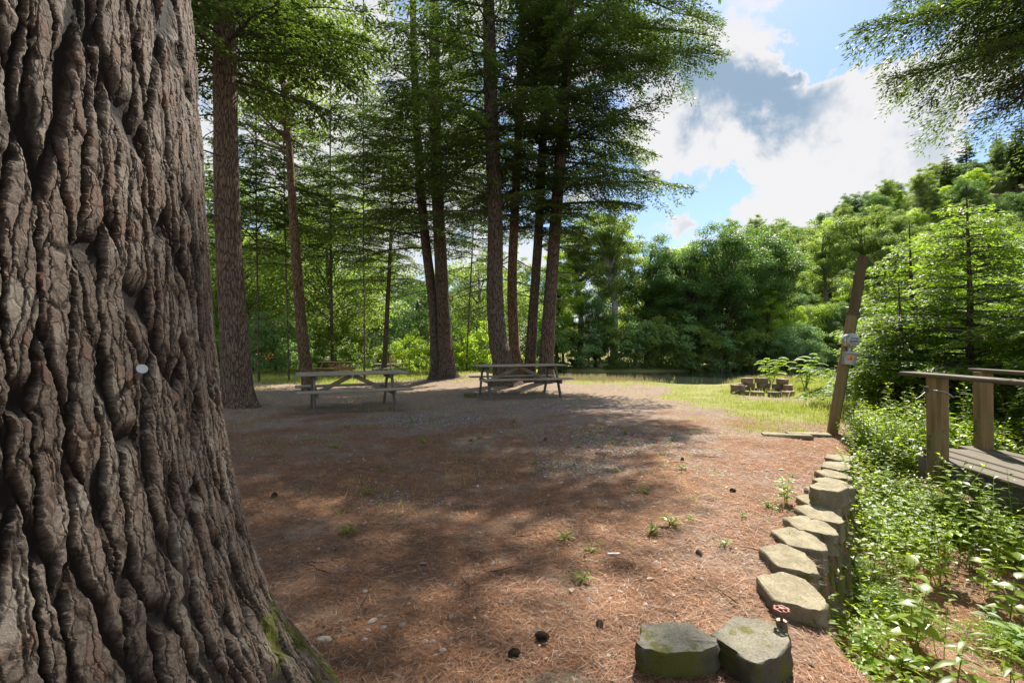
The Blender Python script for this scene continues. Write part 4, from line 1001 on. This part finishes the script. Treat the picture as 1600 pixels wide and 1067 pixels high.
# local: x across (left side negative), y along
for i, (x, w, y0, L) in enumerate([(-.62, .17, -.5, 3.0), (-.44, .16, -.36, 3.3), (-.27, .15, -.30, 3.2), (-.105, .15, -.36, 3.35), (.06, .15, -.2, 3.4), (.215, .13, -.33, 3.2)]):
    beaml('deck_plank', (x, y0, -.02+.007*(i % 3)), (w, L, .036), 'wdeck')
beaml('side_beam', (-.60, -.35, -.17), (.05, 3.1, .24), 'wleg'); beaml('side_beam', (.24, -.35, -.17), (.05, 3.25, .24), 'wleg')
beaml('railing_post', (-.70, .80, .28), (.13, .13, 1.10), 'wpost2'); beaml('railing_post', (.16, 1.38, .36), (.13, .11, 1.0), 'wpost2')
beaml('railing_post', (-.70, -1.4, .36), (.13, .13, 1.0), 'wpost2')
beaml('handrail', (-.71, -.27, .85), (.16, 3.0, .04), 'wdeck'); beaml('handrail', (.19, .1, .875), (.12, 2.9, .04), 'wdeck')
# bracket lamp on the near railing post
pw_ = fb.matrix_world if False else None
lpz = P(1447, 611, 4.6)
r3 = empty('bracket_lamp', lpz, 'small black and grey bracket fitting clipped to the near railing post', 'lamp')
MB().tube([(0, 0, -.01), (0, 0, .045)], .018, 12).build('lamp_head', M['black'], r3, True)
mb = MB(); mb.tube([(0.0, 0, 0), (-.04, -.02, -.02), (-.10, -.03, -.06), (-.13, -.03, -.075)], .006, 6); mb.build('arm', M['black'], r3, True)
mb = MB(); ts = np.linspace(0, 1, 9); v = []
for tt in ts:
    x = .03+.17*tt; z = .015+.01*tt-.075*tt*tt; hw = .022*(1-.35*tt)
    v += [(x, -.06-hw, z), (x, -.06+hw, z), (x, -.06+hw, z-.008), (x, -.06-hw, z-.008)]
f = [(i*4+j, i*4+(j+1) % 4, (i+1)*4+(j+1) % 4, (i+1)*4+j) for i in range(8) for j in range(4)]+[(3, 2, 1, 0), (32, 33, 34, 35)]
mb.add(v, f); mb.build('bracket_plate', M['greyplate'], r3)

# ---------------------------------------------------------------- water valve
vb = P(1219, 950, 2.0); vx, vy = vb.x, vb.y; vz = vb.z
r4 = empty('garden_valve', (vx, vy, 0), 'outdoor water valve with a worn red handle on an upright pipe', 'valve')
mb = MB(); mb.tube([(.0, 0, vz-.045), (0, 0, vz-.10), (0, 0, vz-.17)], [.02, .026, .018], 12); mb.tube([(0, 0, vz-.07), (-.03, -.03, vz-.085), (-.045, -.045, vz-.12)], .014, 10); mb.build('valve_body', M['brass'], r4, True)
mb = MB(); mb.tube([(0, 0, vz-.05), (0, 0, vz)], .006, 8); mb.build('stem', M['brass'], r4, True)
mb = MB(); a = np.linspace(0, 2*np.pi, 33); rr = .027+.003*np.cos(a*6)
mb.tube(np.stack([rr*np.cos(a), rr*np.sin(a), a*0+vz], -1), .006, 8, False)
for q in range(4): mb.tube([(0, 0, vz), (.026*math.cos(q*1.571), .026*math.sin(q*1.571), vz)], .006, 6)
mb.tube([(0, 0, vz-.006), (0, 0, vz+.008)], .010, 10); mb.build('handle', M['redpaint'], r4, True)
MB().tube([(-.005, -.02, vz-.10), (.008, -.04, vz-.102)], .012, 10).build('cap', M['blue'], r4, True)
mb = MB(); mb.tube([(0, 0, vz-.17), (.02, -.01, vz-.3), (.03, -.02, -.55)], .02, 10); mb.build('pipe', M['black'], r4, True)

# ---------------------------------------------------------------- stones, cones, scraps
def stone(px, py, s, label, m='stone', seed=0, flat=.45, zz=0.0):
    c = G(px, py, zz); rng = np.random.default_rng(seed); mb = MB()
    n, k = 12, 7; th = np.linspace(0, 2*np.pi, n, endpoint=False); v = []
    for i in range(k):
        ph = -.3+(np.pi/2+.3)*i/(k-1)
        rr = math.cos(ph)*(1+.22*(rng.random(n)-.5)+.1*np.cos(2*th+seed))
        v.append(np.stack([rr*np.cos(th), rr*.72*np.sin(th), np.full(n, math.sin(ph)*flat)], -1))
    v = np.vstack(v)*s; i = np.arange(k-1)[:, None]*n; j = np.arange(n)[None]; kk = (j+1) % n
    mb.add(v, np.stack([i+j, i+kk, i+kk+n, i+j+n], -1).reshape(-1, 4)); o = mb.build('stone', M[m], None, True)
    o.location = (c.x, c.y, hz(c.x, c.y)); o.rotation_euler = (0, 0, seed*1.1); return tag(o, label, 'stone')
for i, (px, py, s, lb) in enumerate([(507, 1000, .034, 'largest pale stone by the roots of the big pine'), (583, 968, .026, 'pale rounded stone beyond the largest one near the big pine'), (571, 919, .020, 'small white pointed stone on open needles'), (560, 962, .017, 'small pale stone between two larger ones near the pine'),
        (538, 983, .018, 'flat brownish stone beside the largest pale stone'), (576, 983, .015, 'small stone below the pale rounded one'), (476, 995, .020, 'low flat stone touching the pine needles by the roots'), (770, 877, .022, 'flat grey stone in the middle of the needles'),
        (703, 962, .014, 'tiny white stone alone on the needles'), (640, 940, .012, 'tiny pale stone right of the white pointed one'), (1095, 905, .016, 'small pale stone in the sunlit needles'), (1350, 1055, .05, 'pale stone at the bottom right below the block wall')]):
    stone(px, py, s, lb, seed=i, zz=0 if px < 1300 else -.4)
def pine_cone(px, py, label, s=1.0, seed=0):
    c = G(px, py); rng = np.random.default_rng(seed); mb = MB(); n = 110; t = np.linspace(0, 1, n); a = np.arange(n)*2.4
    r = .024*np.sin(np.pi*(.12+.8*t))**.7*s; x = (t-.5)*.085*s
    pp = np.stack([x, r*.35*np.cos(a), r*.35*np.sin(a)+.02*s], -1); D = np.stack([np.full(n, .55), np.cos(a), np.sin(a)], -1)
    leafgrid(mb, pp, D, np.stack([np.ones(n), 0*a, 0*a], -1), r*1.1+.004, .017*s, rng.random(n), -.15, (.5, .9, 1.0, .5), .15)
    mb.tube([(-.04*s, 0, .02*s), (0, 0, .02*s), (.04*s, 0, .02*s)], [.006, .012, .004], 8)
    o = mb.build('pine_cone', M['cone']); o.location = (c.x, c.y, hz(c.x, c.y)+.002); o.rotation_euler = (0, 0, seed*1.9); return tag(o, label, 'pine cone', 'pine cones on the ground')
for i, (px, py, lb) in enumerate([(1092, 866, 'dark pine cone above the sunlit patch of needles'), (805, 1022, 'dark pine cone at the bottom centre of the needles'), (845, 997, 'pine cone just above the bottom centre one'), (936, 978, 'pine cone left of the leftmost mossy block'),
        (1145, 771, 'pine cone among the small weeds near the wall'), (430, 774, 'dark pine cone on the needles right of the big pine'), (1065, 722, 'dark pine cone in the grey gravel patch'), (853, 690, 'distant dark pine cone in the gravel')]):
    pine_cone(px, py, lb, .5+.1*(i % 3), i+1)
c = G(958, 864); mb = MB(); mb.box((0, 0, .006), (.075, .012, .008), None, .002); o = mb.build('scrap', M['mortar']); o.location = (c.x, c.y, hz(c.x, c.y)+.004); o.rotation_euler = (0, 0, .05); tag(o, 'thin white scrap lying on the needles', 'scrap')
# fallen leaves
M['deadleaf'] = leaf_mat('dead_leaf', (.25, .16, .09), (.45, .34, .24), (.3, .2, .1), .2)
for i, (px, py, s) in enumerate([(656, 880, .045), (893, 926, .05), (1225, 735, .06), (1240, 752, .05), (781, 760, .04), (1010, 905, .045), (1062, 700, .05), (620, 745, .04)]):
    c = G(px, py); mb = MB(); rg2 = np.random.default_rng(i); leafgrid(mb, np.array([[0, 0, .006]]), np.array([[1, .2, .12]]), np.array([[0, 0, 1.]]), s, s*.6, rg2.random(1), .2)
    o = mb.build('fallen_leaf', M['deadleaf']); o.location = (c.x, c.y, hz(c.x, c.y)+.004); o.rotation_euler = (0, 0, i*1.3); tag(o, 'small curled tan leaf lying on the needles', 'leaf', 'tan leaves on the needles')
# twigs
for i in range(16):
    rg2 = np.random.default_rng(600+i); y = 2.2+rg2.random()**1.3*4; x = (rg2.random()*1.5-.6)*y*.7; a = rg2.random()*3.1; L = .08+.18*rg2.random()
    if x > xwall(y)-.2: continue
    pts = [(t*L*math.cos(a)+(rg2.random()-.5)*.02, t*L*math.sin(a)+(rg2.random()-.5)*.02, .008+.006*rg2.random()) for t in (-.5, -.2, .1, .5)]
    mb = MB(); mb.tube(pts, [.003, .004, .003, .002], 6); o = mb.build('fallen_twig', M['twig']); o.location = (x, y, hz(x, y)+.004); tag(o, 'thin brown twig lying on the needles', 'twig', 'twigs on the needles')

# ---------------------------------------------------------------- plants
def herb(name, loc, label, cat, h, nst, nleaf, ll, lw, seed, leafm='weed', group=None, spread=.35, prof=(.1, .75, 1.0, .65, .05), arch=.3, droopy=.1, updir=.35, stem_r=.003, small=False, opp=False):
    root = empty(name, loc, label, cat, group); rng = np.random.default_rng(seed); st, lf = MB(), MB()
    Ps, Ds, Us, Ls = [], [], [], []
    for s in range(nst):
        a = rng.random()*6.283; hh = h*(.6+.4*rng.random()); lean = spread*(.3+.7*rng.random()) if nst > 1 else spread*.3
        t = np.linspace(0, 1, 7); b0 = (rng.random(2)-.5)*.06*nst**.5*(h*2)
        px = b0[0]+math.cos(a)*lean*hh*t**1.4; py = b0[1]+math.sin(a)*lean*hh*t**1.4; pz = hh*t*(1-droopy*t)
        pts = np.stack([px, py, pz], -1); st.tube(pts, stem_r*(1.1-.8*t), 5, False)
        for k in range(nleaf):
            u = .18+.8*(k+rng.random()*.5)/nleaf; la = k*2.4+rng.random()*.6 if not opp else (k//2)*1.571+(k % 2)*math.pi
            p = np.array([np.interp(u, t, px), np.interp(u, t, py), np.interp(u, t, pz)])
            Ps.append(p); Ds.append([math.cos(la), math.sin(la), updir*(1-.2*rng.random())+.5*(u > .9)]); Us.append([0, 0, 1.2]); Ls.append((.55+.45*math.sin(np.pi*min(1, u*.9+.1)))*(.75+.4*rng.random()))
    Ps, Ds, Us, Ls = map(np.array, (Ps, Ds, Us, Ls)); Us = Us+(rng.random(Us.shape)-.5)*.5
    if small: leaf4(lf, Ps, Ds, Us, ll*Ls, lw*Ls, rng.random(len(Ps)), .18)
    else: leafgrid(lf, Ps, Ds, Us, ll*Ls, lw*Ls, rng.random(len(Ps)), arch, prof)
    st.build('stem', M[leafm], root, True); lf.build('leaves', M[leafm], root)
    return root
def GL(px, py):   # ground point on the low side, iterated
    z = -.3
    for _ in range(8):
        c = G(px, py, z); z = .5*z+.5*hz(c.x, c.y)
    c = G(px, py, z); return Vector((c.x, c.y, hz(c.x, c.y)))
herb('tall_weed', GL(1490, 1100), 'tall weed with long lance-shaped leaves at the bottom right', 'plant', .50, 1, 20, .15, .036, 201, spread=.5, updir=.1, stem_r=.004, arch=.35)
herb('tall_weed', GL(1575, 1075), 'shorter lance-leaved weed right of the tall one', 'plant', .40, 2, 12, .13, .032, 202, updir=.15, stem_r=.003)
herb('broadleaf_seedling', GL(1575, 975), 'seedling with wide pale green leaves at the right edge', 'plant', .52, 2, 9, .12, .075, 203, updir=.15, stem_r=.004, prof=(.1, .95, 1.0, .55, .04))
herb('broadleaf_seedling', GL(1540, 930), 'wide-leaved seedling behind the one at the right edge', 'plant', .36, 2, 8, .10, .06, 204, leafm='lime', updir=.2, prof=(.1, .95, 1.0, .55, .04))
herb('broadleaf_seedling', GL(1345, 1050), 'low round-leaved plant at the bottom beside the valve pipe', 'plant', .14, 3, 5, .075, .06, 205, updir=.25, prof=(.3, 1, 1, .8, .2), leafm='lime', spread=.9)
herb('broadleaf_seedling', GL(1400, 1045), 'round-leaved plant right of the one beside the valve pipe', 'plant', .17, 4, 5, .085, .055, 206, updir=.25, spread=.9)
herb('broadleaf_seedling', GL(1283, 1000), 'small bright two-leaved sprout against the wall foot', 'plant', .10, 1, 4, .06, .035, 207, leafm='lime', updir=.5)
herb('broadleaf_seedling', GL(1420, 905), 'small lime plant in the middle of the bare slope', 'plant', .16, 3, 6, .07, .03, 208, leafm='lime', spread=.6)
herb('broadleaf_seedling', GL(1462, 830), 'pale long-leaved plant near the lower footbridge side', 'plant', .22, 3, 6, .10, .035, 209, leafm='pale', spread=.6)
# feathery clumps
def feather(loc, label, n, r, h, seed, m='weed'):
    root = empty('feathery_clump', loc, label, 'plant'); rng = np.random.default_rng(seed); mb = MB()
    q = rng.normal(size=(n, 2))*r*.5; a = rng.random(n)*6.28; hh = h*rng.random(n)*np.exp(-(q**2).sum(1)/(r*r))
    Dd_ = np.stack([np.cos(a), np.sin(a), rng.random(n)*.8], -1)
    leaf4(mb, np.stack([q[:, 0], q[:, 1], hh], -1), Dd_, np.stack([rng.random(n)-.5, rng.random(n)-.5, np.ones(n)], -1), .022+.02*rng.random(n), .006, rng.random(n))
    mb.build('fronds', M[m], root); return root
feather(GL(1380, 955), 'rich green feathery clump low on the slope', 5000, .26, .16, 221)
feather(GL(1340, 905), 'feathery green clump against the wall blocks', 3600, .22, .16, 222, 'maple')
feather(GL(1345, 835), 'feathery green clump beside the middle of the wall', 3800, .24, .2, 223, 'maple')
feather(GL(1580, 1010), 'feathery clump at the right bottom corner', 2600, .22, .12, 224)
# repeated weeds
TW = [herb('leafy_weed', (0, 0, 0), 'x', 'plant', .55, 3, 13, .065, .030, 231, spread=.5),
      herb('leafy_weed', (0, 0, 0), 'x', 'plant', .38, 5, 10, .055, .028, 232, spread=.7, leafm='lime'),
      herb('leafy_weed', (0, 0, 0), 'x', 'plant', .70, 2, 20, .060, .022, 233, spread=.4),
      herb('leafy_weed', (0, 0, 0), 'x', 'plant', .45, 6, 9, .045, .025, 234, spread=.8, leafm='maple')]
rg = np.random.default_rng(44); k = 0; tries = 0
while k < 150 and tries < 6000:
    tries += 1
    y = 2.6+rg.random()*6.2; x = float(xwall(y))+.15+rg.random()**.9*3.3
    if abs(x/y) > 1.15 or (x > 4.0 and y < 5.6 and x < 5.6): continue
    dn = float(fbm(np.array([x*.9]), np.array([y*.9]), 131)[0])+.28*float(ss(y, 3.3, 4.6))
    if dn < .5+.1*rg.random() or (y < 3.4 and x-float(xwall(y)) > .6 and rg.random() < .85): continue
    px, py = 800+F*x/y, 540-F*(hz(x, y)-EYE)/y
    if 1190 < px < 1305 and py < 690: continue
    s = (.9+.7*rg.random())*(.6 if y < 3.4 else 1)*(.75 if px < 1400 and y > 5 else 1)
    j = int(rg.integers(0, 4)); z = hz(x, y)-.01
    if k < 4: j = k; TW[j].location = (x, y, z); TW[j].scale = (s, s, s); o = TW[j]
    else: o = copy_tree(TW[j], Vector((x, y, z)), rg.random()*6.28, s)
    tag(o, 'leafy green weed in the tangle between the block wall and footbridge', 'plant', 'weeds of the slope tangle'); k += 1
for i in range(26):
    y = 4.2+2.4*rg.random(); x = float(xwall(y))-.05+.5*rg.random(); s = .6+.45*rg.random()
    o = copy_tree(TW[i % 4], Vector((x, y, hz(x, y)-.02)), rg.random()*6, s, 'leafy green weed arching over the far end of the block wall', 'weeds at the far end of the wall')
for i in range(40):
    y = 4.0+3.0*rg.random(); x = 3.75+.45*rg.random()+max(0, y-4.6)*.45; s = .8+.6*rg.random()
    o = copy_tree(TW[i % 4], Vector((x, y, hz(x, y)-.02)), rg.random()*6, s, 'tall leafy weed crowding the end of the footbridge', 'weeds at the end of the footbridge')
for i in range(46):
    y = 5.8+2.6*rg.random(); x = 4.75+(y-5.8)*.5+1.3*rg.random(); s = 1.0+.7*rg.random()
    if abs(x-4.7) < .25 and y > 6.5: continue
    o = copy_tree(TW[i % 3], Vector((x, y, hz(x, y)-.02)), rg.random()*6, s, 'tall sunlit weed between the leaning meter post and the footbridge', 'weeds by the meter post')
for i in range(34):
    y = 3.4+1.6*rg.random(); x = 3.75+.5*rg.random()+.12*(y-4); s = .8+.5*rg.random()
    if abs(x/y) > 1.12: continue
    o = copy_tree(TW[i % 4], Vector((x, y, hz(x, y)-.02)), rg.random()*6, s, 'leafy weed growing up against the dark side of the footbridge', 'weeds against the footbridge side')
sd = [o for o in bpy.data.objects if o.name.startswith('broadleaf_seedling') and o.type == 'EMPTY']
for i in range(40):
    y = 2.3+4.2*rg.random(); x = float(xwall(y))+.3+2.2*rg.random()
    if abs(x/y) > 1.12 or (x > 4.0 and y < 5.5): continue
    o = copy_tree(sd[i % len(sd)], Vector((x, y, hz(x, y)-.01)), rg.random()*6, .8+.8*rg.random(), 'broad-leaved plant standing among the small-leaved weeds of the slope', 'broad-leaved plants of the slope')
# tall weeds and sumac in the sun behind
for i, (px, py, h, lb) in enumerate([(1050, 597, .75, 'upright leafy weed alone on the river bank edge'), (1440, 700, .9, 'tall leafy weed left of the near railing post'), (1412, 640, .9, 'tall weed between the meter post and the railing'), (1370, 650, .7, 'leafy weed just right of the meter post'),
        (1225, 790, .3, 'slim weed growing at the ground side of the wall'), (1520, 760, .5, 'weed in front of the footbridge side'), (1580, 770, .5, 'weed in front of the footbridge near the right edge')]):
    c = G(px, py) if px < 1300 else GL(px, py)
    herb('tall_weed', (c.x, c.y, hz(c.x, c.y)), lb, 'plant', h, 2, 18, .09, .03, 240+i, leafm='lime' if i % 2 == 0 else 'weed', spread=.3, stem_r=.004)
def sumac(loc, label, h, nf, fl, seed, m='lime'):
    root = empty('sumac_shrub', loc, label, 'shrub', 'sumac shrubs by the fire ring'); rng = np.random.default_rng(seed); st, lf = MB(), MB()
    ns = 4
    for s in range(ns):
        a = rng.random()*6.28; t = np.linspace(0, 1, 5); hh = h*(.6+.45*rng.random())
        sp = np.stack([math.cos(a)*.3*hh*t, math.sin(a)*.3*hh*t, hh*t], -1); st.tube(sp, .012*(1.1-.6*t), 6, False)
        for k in range(nf):
            b0 = sp[-1]*(.25+.75*(k+1)/nf); fa = k*2.4+rng.random(); L = fl*(.6+.5*rng.random())
            u = np.linspace(0, 1, 14); fp = np.stack([b0[0]+math.cos(fa)*L*u, b0[1]+math.sin(fa)*L*u, b0[2]+L*(.45*u-.55*u*u)], -1)
            st.tube(fp[::3], .003, 4, False)
            for sg in (-1, 1):
                D = np.stack([np.full(14, math.cos(fa+sg*1.15)), np.full(14, math.sin(fa+sg*1.15)), np.full(14, -.25)], -1)
                leaf4(lf, fp, D, np.tile([0, 0, 1.], (14, 1)), .10*(1.15-.6*u), .030, rng.random(14), .15)
    st.build('stem', M['weed'], root, True); lf.build('leaves', M[m], root); return root
for i, (px, py, h, lb) in enumerate([(1205, 598, .75, 'yellow green sumac behind the middle of the fire ring'), (1258, 605, .85, 'sumac with yellow tips right of the fire ring'), (1345, 640, 1.0, 'sumac with long fronds right of the meter post'), (1385, 625, 1.1, 'tall sumac in front of the young hemlocks')]):
    c = G(px, py+6 if px < 1300 else py); sumac((c.x, c.y, hz(c.x, c.y)), lb, h*1.2, 8, .34, 260+i)
# small seedlings on the needles
TS = [herb('seedling', (0, 0, 0), 'x', 'plant', .07, 3, 4, .05, .02, 281, spread=1.2, small=False), herb('seedling', (0, 0, 0), 'x', 'plant', .05, 4, 3, .045, .012, 282, spread=1.6)]
k = 0
pts = [(660, 690), (595, 737), (730, 690), (745, 686), (568, 770), (880, 840), (1040, 820), (1075, 815), (1190, 795), (1205, 800), (1160, 812), (1000, 770), (975, 680), (900, 700), (1130, 855), (920, 860), (540, 830), (520, 700), (470, 690), (430, 660), (640, 660), (700, 655), (1020, 830), (1060, 735), (955, 735), (1235, 745), (800, 660), (830, 720), (905, 905), (1050, 690)]
for (px, py) in pts:
    c = G(px+rg.random()*8, py); z = hz(c.x, c.y); s = .8+.7*rg.random()
    if k < 2: o = TS[k]; o.location = (c.x, c.y, z); o.scale = (s, s, s)
    else: o = copy_tree(TS[k % 2], Vector((c.x, c.y, z)), rg.random()*6, s)
    tag(o, 'small green seedling poking through the needles', 'plant', 'seedlings on the forest floor'); k += 1

# ---------------------------------------------------------------- young hemlocks at the right and the overhanging bough
def young(loc, h, seed, label, L0=1.7, group='young hemlocks behind the footbridge', z0=.25, nb=70):
    pth = [Vector((0, 0, 0)), Vector((.05, 0, h*.5)), Vector((0, 0, h))]
    return conifer('young_hemlock', loc, pth, [.05+h*.006, .03+h*.003, .006], z0, h-.05, nb, lambda z, az: max(.15, L0*(1-z/h)**.8), seed, label, 'tree', group, 'bark', 'hem2', dens=1.25, el=.85, dead=0, up=.12, flare=.2, seg=10)
young(gz(7.6, 7.9), 4.0, 301, 'tallest young hemlock with a dark stem behind the railing', 2.0, nb=90)
young(gz(7.9, 9.4), 3.8, 302, 'young hemlock left of and behind the tallest one', 1.9)
young(gz(7.5, 6.2), 2.9, 303, 'young hemlock close behind the far handrail', 1.7)
young(gz(9.2, 7.6), 4.2, 304, 'young hemlock at the right edge of the view', 1.8, nb=60)
young(gz(6.7, 8.2), 2.4, 306, 'low young hemlock left of the far railing post', 1.4, nb=60)
young(gz(6.9, 5.3), 2.0, 307, 'low hemlock beside the far handrail', 1.2, nb=50)
def overhang():
    base = gz(8.6, 3.6); root = empty('hemlock_tree', base, 'dark hemlock bough reaching in over the sky from a trunk at the right', 'tree'); rng = np.random.default_rng(320)
    tb = MB(); trunk_mesh(tb, [Vector((0, 0, 0)), Vector((0, 0, 8)), Vector((0, 0, 14))], [.22, .16, .05], 16); tb.build('trunk', M['bark'], root, True)
    bw, bl_ = MB(), MB()
    def to(pxy, d, z0, L_scale=1.0, up=.1, droop=.1, dens=1.8, el=.62):
        e = P(pxy[0], pxy[1], d)-base; az = math.atan2(e.y, e.x); L = math.hypot(e.x, e.y); zt = e.z-(up-droop)*L
        branch_geo(bw, bl_, (0, 0, zt), az, L, up, droop, rng, dens, el, fol_start=.3)
    for pxy, d in [((1335, 58), 6.0), ((1385, 128), 5.8), ((1450, 30), 6.3), ((1400, 5), 6.6), ((1520, 60), 5.6), ((1480, -10), 6.2), ((1560, 130), 5.4), ((1500, 90), 6.8)]: to(pxy, d, 0)
    for i in range(26): branch_geo(bw, bl_, (0, 0, 7.5+i*.24), i*2.4, 2.4*(1-i/30), .1, .12, rng, .5, 1.4)
    for k_ in range(3):   # bare twigs below
        e = P(1515+k_*22, 190-k_*16, 5.5)-base; s0 = P(1640, 110, 5.2)-base; t = np.linspace(0, 1, 7)[:, None]
        pts = np.array(s0)*(1-t)+np.array(e)*t+np.array([0, 0, -.12])*np.sin(t*3.1)*1.0+(rng.random((7, 3))-.5)*.03; bw.tube(pts, .012*(1-.85*t[:, 0]), 5, False)
        for j in range(10):
            q = pts[1+j % 5]; dd = norm(rng.normal(size=3)*[1, .6, .6]+[-.8, 0, -.2]); bw.tube([q, q+dd*.12, q+dd*.25], [.005, .003, .0015], 4, False)
    bw.build('branches', M['twig'], root, True); bl_.build('crown', M['hem'], root)
overhang()
